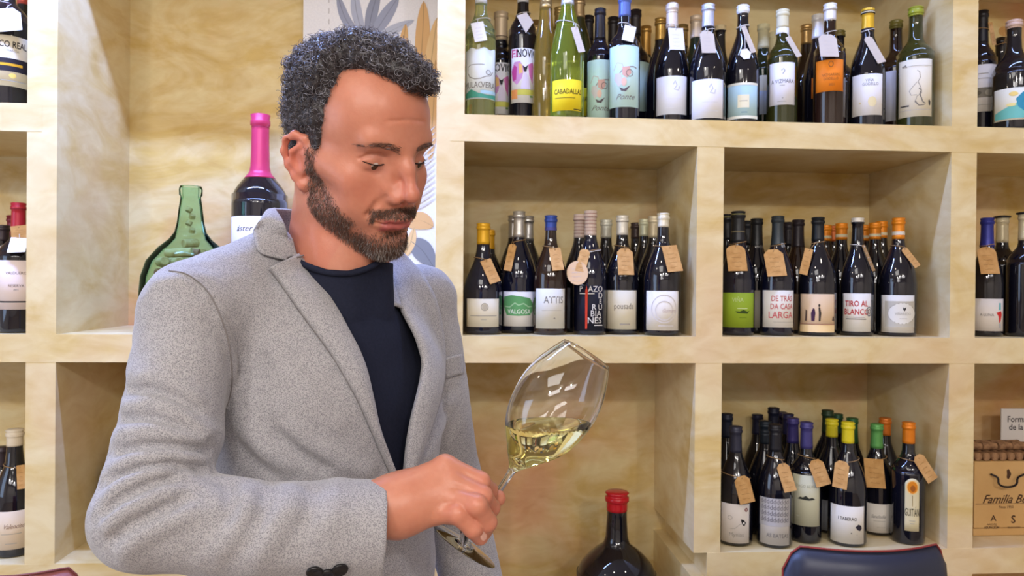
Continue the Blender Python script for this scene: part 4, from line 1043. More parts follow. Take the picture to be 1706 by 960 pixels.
def raycast(sdf, pix, t0=0.4, t1=1.5, n=110):
    """first hit of the view rays with a surface: returns points (nan where missed)"""
    pix = np.asarray(pix, float)
    d = CF[None] + (pix[:, :1]-853.0)/FPX*CR - (pix[:, 1:]-480.0)/FPX*CU
    ts = np.linspace(t0, t1, n)
    pts = CO + d[:, None, :]*ts[None, :, None]
    v = sdf(pts.reshape(-1, 3)).reshape(len(pix), n)
    hit = v < 0
    first = hit.argmax(1); ok = hit.any(1) & (first > 0)
    a = ts[np.maximum(first-1, 0)]; b = ts[first]
    for _ in range(14):
        mid = (a+b)/2
        vm = sdf(CO + d*mid[:, None]) < 0
        b = np.where(vm, mid, b); a = np.where(vm, a, mid)
    out = CO + d*b[:, None]
    out[~ok] = np.nan
    return out

def grad(sdf, p, e=0.0015):
    g = np.stack([sdf(p+np.eye(3)[i]*e)-sdf(p-np.eye(3)[i]*e) for i in range(3)], 1)
    return g/(np.linalg.norm(g, axis=1, keepdims=True)+1e-12)

def resample(poly, n):
    poly = np.asarray(poly, float)
    L = np.r_[0, np.cumsum(np.linalg.norm(np.diff(poly, axis=0), axis=1))]
    t = np.linspace(0, L[-1], n)
    return np.stack([np.interp(t, L, poly[:, i]) for i in range(poly.shape[1])], 1)

def crom(poly, n):
    """smooth curve through points"""
    poly = np.asarray(poly, float); out = []
    m_ = len(poly)
    for t in np.linspace(0, m_-1-1e-6, n):
        i = int(t); f_ = t-i
        p0, p1, p2, p3 = poly[max(i-1, 0)], poly[i], poly[i+1], poly[min(i+2, m_-1)]
        out.append(0.5*(2*p1+(p2-p0)*f_+(2*p0-5*p1+4*p2-p3)*f_**2+(3*p1-p0-3*p2+p3)*f_**3))
    return np.array(out)

def vnoise(p, s, seed=0):
    """smooth value noise in [-1,1]"""
    q = p*s + seed*17.3
    i = np.floor(q).astype(np.int64); f_ = q-i; f_ = f_*f_*(3-2*f_)
    def hsh(a):
        x = (a[:, 0]*374761393 + a[:, 1]*668265263 + a[:, 2]*2147483647 + seed*974711) & 0xffffffff
        x = ((x ^ (x >> 13))*1274126177) & 0xffffffff
        return ((x ^ (x >> 16)) & 0xffff)/32768.0-1.0
    r = 0
    for dx in (0, 1):
        for dy in (0, 1):
            for dz in (0, 1):
                w = (f_[:, 0] if dx else 1-f_[:, 0])*(f_[:, 1] if dy else 1-f_[:, 1])*(f_[:, 2] if dz else 1-f_[:, 2])
                r = r + w*hsh(i+np.array([dx, dy, dz]))
    return r

# ---- head pose (fitted to the eyes, ear, nose, mouth and chin in the photo)
def frame(ps, th, ph):
    ps, th, ph = map(math.radians, (ps, th, ph))
    fw = np.array([math.sin(ps), -math.cos(ps), 0]); lf = np.array([math.cos(ps), math.sin(ps), 0]); up = np.array([0, 0, 1.])
    f2 = math.cos(th)*fw-math.sin(th)*up; u2 = math.cos(th)*up+math.sin(th)*fw
    l3 = math.cos(ph)*lf+math.sin(ph)*u2; u3 = math.cos(ph)*u2-math.sin(ph)*lf
    return np.stack([l3, f2, u3])
HM = frame(44.9, 19.0, 9.0)
YH = 0.985
HO = P(594.0, 263, YH)
def hw(p): return HO + np.asarray(p, float)@HM          # head units -> room
def hl(p): return (p-HO)@HM.T                             # room -> head units

head = Solid(HM, HO)
H_ = head
H_.ell((0, -0.010, 0.046), (0.0755, 0.094, 0.086), k=0.02)
H_.ell((0, 0.043, 0.060), (0.063, 0.056, 0.062), k=0.03)
H_.ell((0, 0.040, -0.020), (0.056, 0.054, 0.066), k=0.03)
for s in (-1, 1):
    H_.cap((0.050*s, 0.004, -0.055), (0.014*s, 0.072, -0.088), 0.015, 0.014, k=0.03)
    H_.cap((0.058*s, -0.004, -0.010), (0.050*s, 0.004, -0.055), 0.014, 0.014, k=0.03)
    H_.cap((0.049*s, 0.060, -0.012), (0.064*s, 0.022, 0.002), 0.015, 0.011, k=0.025)
    H_.cap((0.036*s, 0.060, -0.045), (0.045*s, 0.030, -0.060), 0.016, 0.016, k=0.03)
H_.ell((0, 0.078, -0.092), (0.019, 0.015, 0.015), k=0.022)
H_.ell((0, 0.072, -0.048), (0.033, 0.027, 0.030), k=0.02)
H_.ell((0, 0.080, 0.040), (0.040, 0.018, 0.018), k=0.02)
for s in (-1, 1):
    H_.ell((0.0345*s, 0.100, 0.017), (0.018, 0.0155, 0.0125), mode='s', k=0.016)
    H_.cap((0.014*s, 0.0905, 0.036), (0.040*s, 0.0815, 0.0405), 0.0075, 0.0085, k=0.014)
H_.chain([(0, 0.0950, 0.032), (0, 0.1060, 0.010), (0, 0.1180, -0.014)], [0.0080, 0.0072, 0.0076], k=0.012)
H_.ell((0, 0.1195, -0.0205), (0.0098, 0.0100, 0.0090), k=0.008)
for s in (-1, 1):
    H_.ell((0.0125*s, 0.1035, -0.0265), (0.0075, 0.0105, 0.0080), k=0.007)
    H_.cap((0.005*s, 0.102, -0.018), (0.014*s, 0.093, -0.023), 0.0080, 0.0075, k=0.010)
H_.cap((0, 0.110, -0.030), (0, 0.098, -0.036), 0.0045, 0.0045, k=0.006)
for s in (-1, 1):      # nostrils
    H_.ell((0.0068*s, 0.1075, -0.0335), (0.0035, 0.0055, 0.0035), mode='s', k=0.003)
# philtrum side and lips
H_.chain([(-0.030, 0.0835, -0.0595), (-0.018, 0.0945, -0.0570), (-0.006, 0.1000, -0.0548), (0, 0.0998, -0.0556), (0.006, 0.1000, -0.0548), (0.018, 0.0945, -0.0570), (0.030, 0.0835, -0.0595)],
         [0.0025, 0.0042, 0.0050, 0.0048, 0.0050, 0.0042, 0.0025], k=0.006)
H_.chain([(-0.028, 0.0830, -0.0615), (-0.014, 0.0945, -0.0650), (0, 0.0975, -0.0660), (0.014, 0.0945, -0.0650), (0.028, 0.0830, -0.0615)],
         [0.0018, 0.0044, 0.0052, 0.0044, 0.0018], k=0.006)
H_.chain([(-0.031, 0.0870, -0.0600), (-0.016, 0.1000, -0.0603), (0, 0.1055, -0.0603), (0.016, 0.1000, -0.0603), (0.031, 0.0870, -0.0600)], [0.0008]*5, mode='s', k=0.004)
H_.ell((0, 0.0985, -0.0775), (0.020, 0.0075, 0.0055), mode='s', k=0.010)
for s in (-1, 1):      # folds from the nose to the mouth corners
    H_.chain([(0.0240*s, 0.0985, -0.024), (0.031*s, 0.0925, -0.035), (0.0375*s, 0.0840, -0.050)], [0.0010, 0.0012, 0.0008], mode='s', k=0.0070)
    # lids: a skin dome over the eyeball, opened by a narrow slit
    H_.ell((0.0325*s, 0.0745, 0.0150), (0.0155, 0.0135, 0.0125), k=0.007)
    # lid crease and lower lid bag
    H_.chain([(0.0200*s, 0.0885, 0.0205), (0.0300*s, 0.0900, 0.0255), (0.0420*s, 0.0840, 0.0235), (0.0490*s, 0.0745, 0.0170)], [0.0006, 0.0008, 0.0008, 0.0005], mode='s', k=0.0045)
    H_.chain([(0.0215*s, 0.0885, 0.0035), (0.0310*s, 0.0885, 0.0008), (0.0430*s, 0.0820, 0.0030)], [0.0006, 0.0006, 0.0004], mode='s', k=0.004)
    H_.chain([(0.0195*s, 0.0865, 0.0130), (0.0260*s, 0.0900, 0.0112), (0.0330*s, 0.0912, 0.0104), (0.0400*s, 0.0880, 0.0112), (0.0470*s, 0.0800, 0.0138)], [0.0005, 0.0011, 0.0013, 0.0011, 0.0004], mode='s', k=0.0018)
for s in (-1, 1):
    H_.cap((0.0115*s, 0.0895, 0.014), (0.0165*s, 0.0905, -0.012), 0.0070, 0.0085, k=0.014)
# forehead lines
H_.chain([(-0.030, 0.0955, 0.066), (0, 0.1015, 0.069), (0.03, 0.0955, 0.066)], [0.0003]*3, mode='s', k=0.004)
# ears
def ear(s):
    E_ = lambda y, z, x=0.0: (s*(0.0735 + x + 0.40*max(-y-0.004, 0)), y*0.86+0.006, z*0.92-0.006)
    rim = [E_(0.004, 0.004, -0.002), E_(0.006, 0.020, 0.002), E_(-0.004, 0.034, 0.005), E_(-0.019, 0.037, 0.006), E_(-0.031, 0.028, 0.006), E_(-0.034, 0.012, 0.006), E_(-0.029, -0.006, 0.004), E_(-0.019, -0.020, 0.002), E_(-0.009, -0.030, 0.0), E_(-0.001, -0.026, -0.003)]
    H_.chain(rim, [0.0038, 0.0042, 0.0044, 0.0045, 0.0043, 0.0040, 0.0038, 0.0048, 0.0066, 0.0055], k=0.006)
    H_.ell((s*0.0785, -0.006, 0.000), (0.0055, 0.0135, 0.024), k=0.006)
    H_.chain([E_(-0.010, 0.024, 0.007), E_(-0.021, 0.014, 0.008), E_(-0.022, 0.0, 0.006), E_(-0.013, -0.012, 0.004)], [0.0030, 0.0034, 0.0034, 0.0032], k=0.004)
    H_.ell((s*0.0890, 0.000, -0.004), (0.0080, 0.0070, 0.0100), mode='s', k=0.005)
    H_.ell((s*0.0900, -0.017, 0.012), (0.0060, 0.0032, 0.0105), mode='s', k=0.004)
    H_.cap((s*0.0750, 0.010, -0.003), (s*0.0760, 0.008, -0.011), 0.0040, 0.0040, k=0.005)
ear(-1); ear(1)

# ---- body joints, surveyed in the photo at believable distances
NK = P(556, 452, 1.02)                      # root of the neck
TM = frame(47, 0, 0)                        # trunk axes: his left, front, up
def tw(l, f_, u): return NK + np.array([l, f_, u])@TM
SH_R = P(312, 528, 0.885)
EL_R = P(240, 858, 0.775)
WR_R = P(628, 850, 0.818)
SH_L = P(700, 508, 1.145)
EL_L = P(748, 800, 1.17)
HANDL = P(785, 1010, 1.13)
head_base = hw((0, -0.030, -0.03))
body = Solid()
body.cap(tw(0, -0.012, -0.045), head_base, 0.064, 0.058, k=0.03)
body.cap(tw(0, 0.012, -0.055), hw((0, 0.016, -0.060)), 0.048, 0.040, k=0.03)
# neck muscle from behind the ear to the collar bone
body.cap(hw((-0.052, -0.025, -0.035)), tw(-0.025, 0.055, -0.055), 0.013, 0.012, k=0.025)
body.cap(hw((0.052, -0.025, -0.035)), tw(0.025, 0.055, -0.055), 0.013, 0.012, k=0.025)
body.cap(tw(0, -0.02, -0.045), (SH_R+tw(-0.08, 0, -0.09))/2, 0.034, 0.018, k=0.012)
body.cap(tw(0, -0.02, -0.045), (SH_L+tw(0.08, 0, -0.09))/2, 0.034, 0.018, k=0.012)
body.cap(SH_R, SH_L, 0.028, 0.028, k=0.015)
body.ell(tw(0, 0.0, -0.20), (0.135, 0.090, 0.17), k=0.05, R=TM)
body.ell(tw(0, -0.005, -0.42), (0.135, 0.095, 0.18), k=0.06, R=TM)
body.chain([SH_R, P(302, 620, 0.862), P(285, 720, 0.830), P(248, 862, 0.785)], [0.038, 0.038, 0.036, 0.032], k=0.01)
body.cap(SH_L, EL_L, 0.040, 0.034, k=0.03)
body.cap(P(248, 862, 0.785), P(440, 874, 0.798), 0.032, 0.032, k=0.01)
body.cap(P(440, 874, 0.798), WR_R, 0.032, 0.026, k=0.01)
body.cap(EL_L, HANDL, 0.036, 0.026, k=0.02)
# right hand: back of the hand towards us, fingers closed over the stem, thumb behind it
HD = lambda x, y, Y: P(x, y, Y)
hand = Solid()
W0 = WR_R
hand.cap(P(600, 846, 0.812), P(662, 838, 0.822), 0.0265, 0.0275, k=0.02)
hand.cap(P(610, 862, 0.808), P(665, 858, 0.817), 0.020, 0.019, k=0.02)
mcp = [P(741, 777, 0.838), P(752, 802, 0.828), P(746, 829, 0.821), P(724, 855, 0.820)]
hand.cap(P(662, 826, 0.828), mcp[0], 0.021, 0.0120, k=0.02)
hand.cap(P(664, 836, 0.824), mcp[1], 0.021, 0.0110, k=0.02)
hand.cap(P(664, 848, 0.822), mcp[2], 0.019, 0.0110, k=0.02)
hand.cap(P(664, 862, 0.820), mcp[3], 0.017, 0.0100, k=0.02)
hand.cap(P(690, 835, 0.842), P(735, 822, 0.848), 0.022, 0.018, k=0.02)
finger = [
    ([mcp[0], P(800, 803, 0.836), P(815, 818, 0.858), P(818, 832, 0.876)], [0.0128, 0.0113, 0.0100, 0.0085]),
    ([mcp[1], P(804, 826, 0.820), P(818, 846, 0.840), P(815, 858, 0.860)], [0.0124, 0.0110, 0.0100, 0.0086]),
    ([mcp[2], P(794, 842, 0.804), P(812, 870, 0.816), P(806, 887, 0.836)], [0.0124, 0.0117, 0.0106, 0.0092]),
    ([mcp[3], P(762, 856, 0.804), P(788, 881, 0.808), P(800, 895, 0.820)], [0.0120, 0.0112, 0.0102, 0.0092]),
]
fing = []
for pts, rs in finger:
    S_ = Solid(); S_.chain(pts, rs, k=0.0035)
    fing.append(S_)
thumb_pts = [P(690, 850, 0.845), P(755, 850, 0.872), P(806, 838, 0.886), P(829, 830, 0.880)]
thumb_r = [0.019, 0.0145, 0.0115, 0.0098]
S_ = Solid(); S_.chain(thumb_pts, thumb_r, k=0.01); fing.append(S_)
def hand_f(p):
    d = hand(p)
    acc = None
    for i, S_ in enumerate(fing):
        e = S_(p)
        # fingers blend into the palm but hardly into each other
        acc = e if acc is None else smin(acc, e, 0.0010)
    # blend with palm only near the knuckles
    return smin(d, acc, 0.006)
HLO = np.min([q for f_ in finger for q in f_[0]]+[P(590, 846, 0.81)], axis=0)-0.05
HHI = np.max([q for f_ in finger for q in f_[0]]+thumb_pts, axis=0)+0.05
HBLO = HO-0.19; HBHI = HO+0.19
def body_f(p):
    d = body(p)
    m_ = np.all((p > HBLO) & (p < HBHI), axis=1)
    if m_.any():
        d[m_] = smin(d[m_], head(p[m_]), 0.012)
    m_ = np.all((p > HLO) & (p < HHI), axis=1)
    if m_.any():
        d[m_] = smin(d[m_], hand_f(p[m_]), 0.006)
    return d
person = tag(empty('person', (NK[0], NK[1], 0.0)), 'man with curly greying hair and beard in grey blazer looking at a tilted glass', 'person')
def to_person(o):
    o.parent = person
    o.matrix_parent_inverse = Matrix.Translation((-NK[0], -NK[1], 0.0))
    return o

allj = np.array([SH_R, SH_L, EL_R, EL_L, WR_R, HANDL, HBLO+0.04, HBHI-0.04, HLO+0.04, HHI-0.04, tw(0, 0, -0.62)])
BV, BF = surface_net(body_f, allj.min(0)-0.09, allj.max(0)+0.07, 0.00175)

# ---- skin tint per vertex, in head units
def sm(x, a, b):
    t = np.clip((x-a)/(b-a), 0, 1); return t*t*(3-2*t)
def beard_w(q):
    ax = np.abs(q[:, 0])
    y, z = q[:, 1], q[:, 2]
    cheek_line = np.interp(y, [0.0, 0.020, 0.030, 0.055, 0.074, 0.083, 0.095], [0.03, 0.004, -0.026, -0.048, -0.066, -0.070, -0.070])
    w = sm(z, cheek_line+0.010, cheek_line-0.012)
    w *= sm(y, 0.004, 0.012)
    jaw_line = -0.050 - 0.86*np.clip(y, 0, 0.085)
    w *= sm(z, jaw_line-0.006, jaw_line+0.006)
    sb = sm(y, 0.008, 0.013)*sm(y, 0.029, 0.020)*sm(z, 0.030, 0.015)*sm(z, -0.045, -0.035)*sm(ax, 0.05, 0.056)
    lip = (ax < 0.030) & (z < -0.0535) & (z > -0.0715) & (y > 0.075)
    mo = sm(ax, 0.039, 0.031)*sm(z, -0.0385-0.10*(ax-0.01), -0.0425-0.10*(ax-0.01))*sm(z, -0.066, -0.0575)*sm(y, 0.06, 0.07)
    bare = sm(ax, 0.024, 0.029)*sm(ax, 0.050, 0.042)*sm(z, -0.084, -0.074)*sm(y, 0.05, 0.06)
    side = sm(ax, 0.010, 0.015)*sm(ax, 0.034, 0.024)*sm(z, -0.086, -0.078)*sm(z, -0.066, -0.072)*sm(y, 0.05, 0.06)
    w = np.clip(w*(1-0.8*bare)*(1-0.45*side), 0, 1)
    w = np.maximum(np.maximum(w, mo), sb*0.8)
    w[lip] = 0
    return w
def hairline(q):
    """>0 on the hairy part of the scalp"""
    ax = np.abs(q[:, 0]); y = q[:, 1]; z = q[:, 2]
    yh = np.interp(ax, [0, 0.010, 0.024, 0.036, 0.050, 0.067, 0.075], [0.064, 0.062, 0.045, 0.022, 0.023, 0.029, 0.028])
    yh = np.minimum(yh, np.interp(z, [0.0, 0.03, 0.05, 0.09, 0.105], [0.018, 0.023, 0.028, 0.032, 0.08]))
    low = z - (0.020-0.040*sm(y, 0.004, -0.030))
    g = np.minimum(yh-y, low)
    earz = (ax > 0.0775) & (z < 0.040) & (y > -0.040)
    return np.where(earz, -0.02, g)
def skin_tint(P3):
    q = hl(P3)
    n = len(q)
    base = np.array(srgb(206, 140, 114)[:3])
    col = np.tile(base, (n, 1))
    def mixin(w, c):
        w = np.clip(w, 0, 1)[:, None]
        col[:] = col*(1-w) + np.array(srgb(*c)[:3])*w
    ax = np.abs(q[:, 0]); y = q[:, 1]; z = q[:, 2]
    hd = (np.linalg.norm(q, axis=1) < 0.2)
    g = lambda c, r: np.exp(-(((np.stack([ax, y, z], 1)-np.array(c))/np.array(r))**2).sum(1))*hd
    mixin(0.30*(0.5+0.5*vnoise(P3, 260, 11)), (188, 112, 88))
    mixin(0.40*(0.5+0.5*vnoise(P3, 60, 3)), (186, 114, 88))
    mixin(0.40*g((0, 0.115, -0.02), (0.02, 0.02, 0.03)), (196, 96, 84))
    mixin(0.45*g((0.045, 0.065, -0.018), (0.022, 0.03, 0.02)), (204, 112, 92))
    mixin(0.50*g((0.085, -0.012, 0.0), (0.02, 0.03, 0.045)), (214, 112, 96))
    mixin(0.30*g((0, 0.09, 0.075), (0.05, 0.03, 0.02)), (200, 120, 94))
    mixin(0.55*g((0.033, 0.088, 0.006), (0.016, 0.01, 0.006)), (176, 108, 96))
    mixin(0.45*g((0.033, 0.086, 0.022), (0.018, 0.012, 0.006)), (186, 120, 104))
    # neck and throat are ruddier
    nk = sm(z, -0.06, -0.10)*(y < 0.05)*hd
    mixin(0.4*nk, (198, 118, 98))
    # lips
    lp = sm(ax, 0.027, 0.020)*sm(z, -0.0540, -0.0556)*sm(z, -0.0725, -0.0705)*(y > 0.085)*hd
    mixin(0.85*lp, (172, 86, 86))
    bw = beard_w(q)*hd
    mixin(0.60*bw*(0.8+0.2*vnoise(P3, 250, 5)), (92, 62, 54))
    hlw = sm(hairline(q), -0.004, 0.006)*hd
    mixin(0.85*hlw, (62, 50, 50))
    mixin(0.35*sm(hairline(q), -0.014, 0.0)*hd, (120, 84, 74))
    # brow underlay
    bz = 0.0320 + 0.0055*np.sin(np.clip((ax-0.012)/0.044, 0, 1)*3.0)
    br = sm(np.abs(z-bz), 0.0050, 0.0025)*sm(ax, 0.010, 0.016)*sm(ax, 0.054, 0.044)*(y > 0.05)*hd
    mixin(0.45*br, (104, 74, 62))
    # knuckles and finger tips
    for f_ in finger:
        for j in (1, 2, 3):
            dd = np.linalg.norm(P3-f_[0][j], axis=1)
            mixin(0.40*np.exp(-(dd/0.012)**2), (206, 116, 98))
    return np.c_[col, np.ones(n)]
skin = mat('skin', srgb(206, 140, 114), 0.36, spec=0.5, sss=0.25)
nt, N_, L_, b_ = nodes_of(skin)
at = N_.new('ShaderNodeAttribute'); at.attribute_name = 'tint'
L_.new(at.outputs['Color'], b_.inputs['Base Color'])
tc_ = N_.new('ShaderNodeTexCoord'); nz_ = N_.new('ShaderNodeTexNoise'); nz_.inputs['Scale'].default_value = 420; nz_.inputs['Detail'].default_value = 3
bp_ = N_.new('ShaderNodeBump'); bp_.inputs['Strength'].default_value = 0.22; bp_.inputs['Distance'].default_value = 0.0008
L_.new(tc_.outputs['Object'], nz_.inputs['Vector']); L_.new(nz_.outputs['Fac'], bp_.inputs['Height']); L_.new(bp_.outputs['Normal'], b_.inputs['Normal'])
body_o = to_person(mesh_obj('body', BV, BF, skin, None, True, colors=skin_tint(BV)))

# eyes
for s in (-1, 1):
    c = hw((0.0325*s, 0.0762, 0.0130))
    gaze = HM.T@np.array([0.0, 0.80, -0.60])
    bm = bmesh.new(); bmesh.ops.create_uvsphere(bm, u_segments=24, v_segments=16, radius=0.0120)
    rot = Vector((0, 0, 1)).rotation_difference(Vector(gaze)).to_matrix().to_4x4()
    me = bpy.data.meshes.new('eyeball')
    mi = []
    bm.faces.ensure_lookup_table()
    for f_ in bm.faces:
        zc = f_.calc_center_median().z/0.0120
        mi.append(2 if zc > 0.975 else 1 if zc > 0.80 else 0)
        f_.smooth = True
    bmesh.ops.transform(bm, matrix=Matrix.Translation(Vector(c)) @ rot, verts=bm.verts)
    bm.to_mesh(me); bm.free()
    for mt in (mat('eye_white', srgb(206, 190, 182), 0.15, spec=0.6), mat('iris', srgb(74, 50, 34), 0.15), mat('pupil', srgb(8, 8, 8), 0.1)): me.materials.append(mt)
    me.polygons.foreach_set('material_index', mi)
    o = bpy.data.objects.new('eye', me); COL.objects.link(o); to_person(o)

# ------------------------------------------------------------------ hair, beard, brows
rng = np.random.default_rng(7)
VN = grad(lambda p: body_f(p), BV[np.linalg.norm(BV-HO, axis=1) < 0.19])
HVi = np.where(np.linalg.norm(BV-HO, axis=1) < 0.19)[0]
HV = BV[HVi]; HQ = hl(HV)

def strands(name, P0, paths, r, tints, material, sides=3):
    """P0 unused; paths [n,m,3], r [n] or scalar, tints [n,3]"""
    n, m_, _ = paths.shape
    T = np.gradient(paths, axis=1); T /= np.linalg.norm(T, axis=2, keepdims=True)+1e-9
    ref = np.array([0.31, 0.52, 0.79])
    U = np.cross(T, ref); U /= np.linalg.norm(U, axis=2, keepdims=True)+1e-9
    W = np.cross(T, U)
    taper = np.linspace(1, 0.45, m_)[None, :, None]
    rr = (np.ones(n)*r)[:, None, None]*taper
    rings = []
    for k in range(sides):
        a = 2*math.pi*k/sides
        rings.append(paths + (U*math.cos(a)+W*math.sin(a))*rr)
    V = np.stack(rings, 2).reshape(-1, 3)
    base = (np.arange(n)*m_*sides)[:, None, None]
    i = np.arange(m_-1)[None, :, None]*sides; k = np.arange(sides)[None, None, :]; k2 = (k+1) % sides
    F4 = np.stack([base+i+k, base+i+k2, base+i+sides+k2, base+i+sides+k], -1).reshape(-1, 4)
    col = np.repeat(np.c_[tints, np.ones(n)], m_*sides, axis=0)
    o = mesh_obj(name, V, F4, material, None, True, colors=col)
    o['kind'] = 'stuff'
    return to_person(o)

hair_m = mat('hair', (0.1, 0.09, 0.09, 1), 0.38, spec=0.5)
nt, N_, L_, b_ = nodes_of(hair_m)
at = N_.new('ShaderNodeAttribute'); at.attribute_name = 'tint'
L_.new(at.outputs['Color'], b_.inputs['Base Color'])
def lin(*c): return np.array(srgb(*c)[:3])
def hair_tints(n, grey, dark=(44, 38, 40), mid=(96, 88, 90), lite=(158, 156, 164)):
    u = rng.random(n)[:, None]
    c = lin(*dark)*(1-u)+lin(*mid)*u
    g_ = rng.random(n) < grey
    c[g_] = lin(*lite)*rng.uniform(0.6, 1.1, (g_.sum(), 1))
    return c
def thick(q):
    z = q[:, 2]; y = q[:, 1]
    return 0.009 + 0.018*sm(z, 0.060, 0.120) + 0.003*sm(y, -0.05, -0.09)

# dense inner mass of the hair
fringe = Solid(HM, HO)
fringe.chain([(-0.030, 0.028, 0.128), (-0.012, 0.062, 0.128), (0.006, 0.086, 0.120), (0.026, 0.094, 0.110)], [0.014, 0.015, 0.013, 0.010], k=0.012)
fringe.chain([(0.0, 0.060, 0.128), (0.022, 0.078, 0.122), (0.038, 0.078, 0.110)], [0.015, 0.014, 0.011], k=0.012)
fringe.chain([(-0.020, 0.010, 0.140), (0.010, 0.040, 0.138), (0.020, 0.065, 0.124)], [0.016, 0.016, 0.014], k=0.012)
def hair_sdf(p):
    q = hl(p)
    d = head(p)
    hlv = hairline(q)
    t = thick(q)*0.80*sm(hlv, -0.002, 0.016)
    dd = np.maximum(d - t, -hlv*0.8)
    dd = smin(dd, fringe(p), 0.012)
    return dd - 0.0030*vnoise(q, 130, 1)-0.0035*vnoise(q, 70, 2)
hv, hf = surface_net(hair_sdf, HO-0.14, HO+0.17, 0.002)
hc = np.c_[np.tile(lin(50, 44, 46), (len(hv), 1)), np.ones(len(hv))]
to_person(mesh_obj('hair_mass', hv, hf, hair_m, None, True, colors=hc))
HN = grad(hair_sdf, hv, 0.004); HVQ = hl(hv)
outside = head(hv) > 0.001

hl_all = hairline(HQ)
def pick(w, n):
    w = np.clip(w, 0, None); return rng.choice(len(w), n, p=w/w.sum())
def curls(name, n, wt, r0, r1, l0, l1, t0, t1, tube, grey, m_=14):
    ii = pick(wt*outside, n)
    nrm = HN[ii]
    fwdw = np.array([0.1, 0.8, -0.1])@HM
    ax = nrm*0.35 + fwdw*0.25 + rng.normal(0, 0.65, (n, 3)); ax /= np.linalg.norm(ax, axis=1, keepdims=True)
    st = hv[ii] + nrm*rng.uniform(-0.004, 0.0025, n)[:, None]
    e1 = np.cross(ax, nrm+0.01); e1 /= np.linalg.norm(e1, axis=1, keepdims=True); e2 = np.cross(ax, e1)
    tt = np.linspace(0, 1, m_)[None, :]
    ang = rng.uniform(0, 6.28, n)[:, None] + rng.uniform(t0, t1, n)[:, None]*2*math.pi*tt
    rad = rng.uniform(r0, r1, n)[:, None]; LEN = rng.uniform(l0, l1, n)[:, None]
    paths = st[:, None, :] + ax[:, None, :]*(LEN*tt)[..., None] + e1[:, None, :]*(rad*np.cos(ang))[..., None] + e2[:, None, :]*(rad*np.sin(ang))[..., None]
    strands(name, None, paths, tube, hair_tints(n, grey), hair_m)
top_w = sm(HVQ[:, 2], 0.050, 0.085)
curls('curly_hair', 5200, top_w+0.02, 0.0020, 0.0048, 0.002, 0.011, 0.7, 1.4, 0.00045, 0.26)
curls('loose_curls', 260, (top_w > 0.5)*(0.3+(HVQ[:, 1] > 0.03)), 0.0045, 0.0070, 0.002, 0.006, 0.6, 1.0, 0.00042, 0.3, 18)
curls('side_hair', 5200, 1.05-top_w, 0.0012, 0.0026, 0.003, 0.009, 0.4, 0.9, 0.00034, 0.34, 8)
# short fuzz along the hairline
edge_w = ((hl_all > -0.0035) & (hl_all < 0.008)).astype(float)
NF = 1800
ii = pick(edge_w, NF); root = HV[ii]; nrm = VN[ii]
dirn = nrm*0.7 + (np.array([0, -0.6, 0.1])@HM)*0.6 + rng.normal(0, 0.4, (NF, 3)); dirn /= np.linalg.norm(dirn, axis=1, keepdims=True)
tt = np.linspace(0, 1, 4)[None, :]; Lf = rng.uniform(0.002, 0.006, NF)[:, None]
paths = root[:, None, :] + dirn[:, None, :]*(Lf*tt)[..., None] - nrm[:, None, :]*(Lf*0.4*tt*tt)[..., None]
strands('hairline_fuzz', None, paths, 0.00022, hair_tints(NF, 0.2), hair_m)
# beard and moustache
bw = beard_w(HQ)*(hl_all < 0.004)
NB = 10500
ii = pick(bw**1.3*(1+1.2*((HQ[:, 2] > -0.060) & (np.abs(HQ[:, 0]) < 0.036) & (HQ[:, 1] > 0.07))), NB)
root = HV[ii]; nrm = VN[ii]; q = HQ[ii]
dn = np.array([0, 0.10, -1.0])@HM
lat = np.sign(q[:, :1])*np.array([1.0, 0, -0.55])@HM if False else (np.sign(q[:, 0])[:, None]*np.array([[1.0, 0.0, 0.0]]))@HM
must = (q[:, 2] > -0.060)[:, None]*(np.abs(q[:, 0]) < 0.032)[:, None]*(q[:, 1] > 0.07)[:, None]
dirn = nrm*0.42 + dn*0.8 + lat*0.55*must + rng.normal(0, 0.30, (NB, 3)); dirn /= np.linalg.norm(dirn, axis=1, keepdims=True)
Lb = (0.0035+0.0035*rng.random(NB) + 0.004*sm(q[:, 2], -0.075, -0.10)*sm(q[:, 1], 0.02, 0.07))*(0.4+0.6*bw[ii])
Lb[must[:, 0].astype(bool)] *= 0.8
m_ = 4; tt = np.linspace(0, 1, m_)[None, :]
paths = root[:, None, :] + dirn[:, None, :]*(Lb[:, None]*tt)[..., None] - nrm[:, None, :]*(Lb[:, None]*0.25*tt*tt)[..., None]
tb = hair_tints(NB, 0.10, (62, 44, 38), (116, 86, 70), (170, 160, 152))
wh = (rng.random(NB) < 0.22*sm(q[:, 2], -0.085, -0.105)*sm(q[:, 1], 0.05, 0.08)); tb[wh] = lin(196, 190, 184)
strands('beard', None, paths, 0.00021, tb, hair_m)
# brows
axq = np.abs(HQ[:, 0]); bz = 0.0320 + 0.0055*np.sin(np.clip((axq-0.012)/0.044, 0, 1)*3.0)
wb = (np.abs(HQ[:, 2]-bz) < 0.0034*sm(axq, 0.060, 0.020)+0.0008)*(axq > 0.011)*(axq < 0.056)*(HQ[:, 1] > 0.05)
NE = 300
ii = pick(wb.astype(float), NE)
root = HV[ii]; nrm = VN[ii]; q = HQ[ii]
sg = np.sign(q[:, :1])
dirn = (sg*np.array([[0.9, -0.35, 0.0]]))@HM*np.array([1, 1, 1]) + nrm*0.30 + rng.normal(0, 0.15, (NE, 3)) + (np.array([0, 0, 0.30])@HM)*sm(np.abs(q[:, :1]), 0.028, 0.014)
dirn = ((np.c_[q[:, 0:1]*0+sg*0.9, np.full((NE, 1), -0.30), 0.35*sm(np.abs(q[:, :1]), 0.030, 0.014)-0.1])@HM) + nrm*0.30 + rng.normal(0, 0.16, (NE, 3))
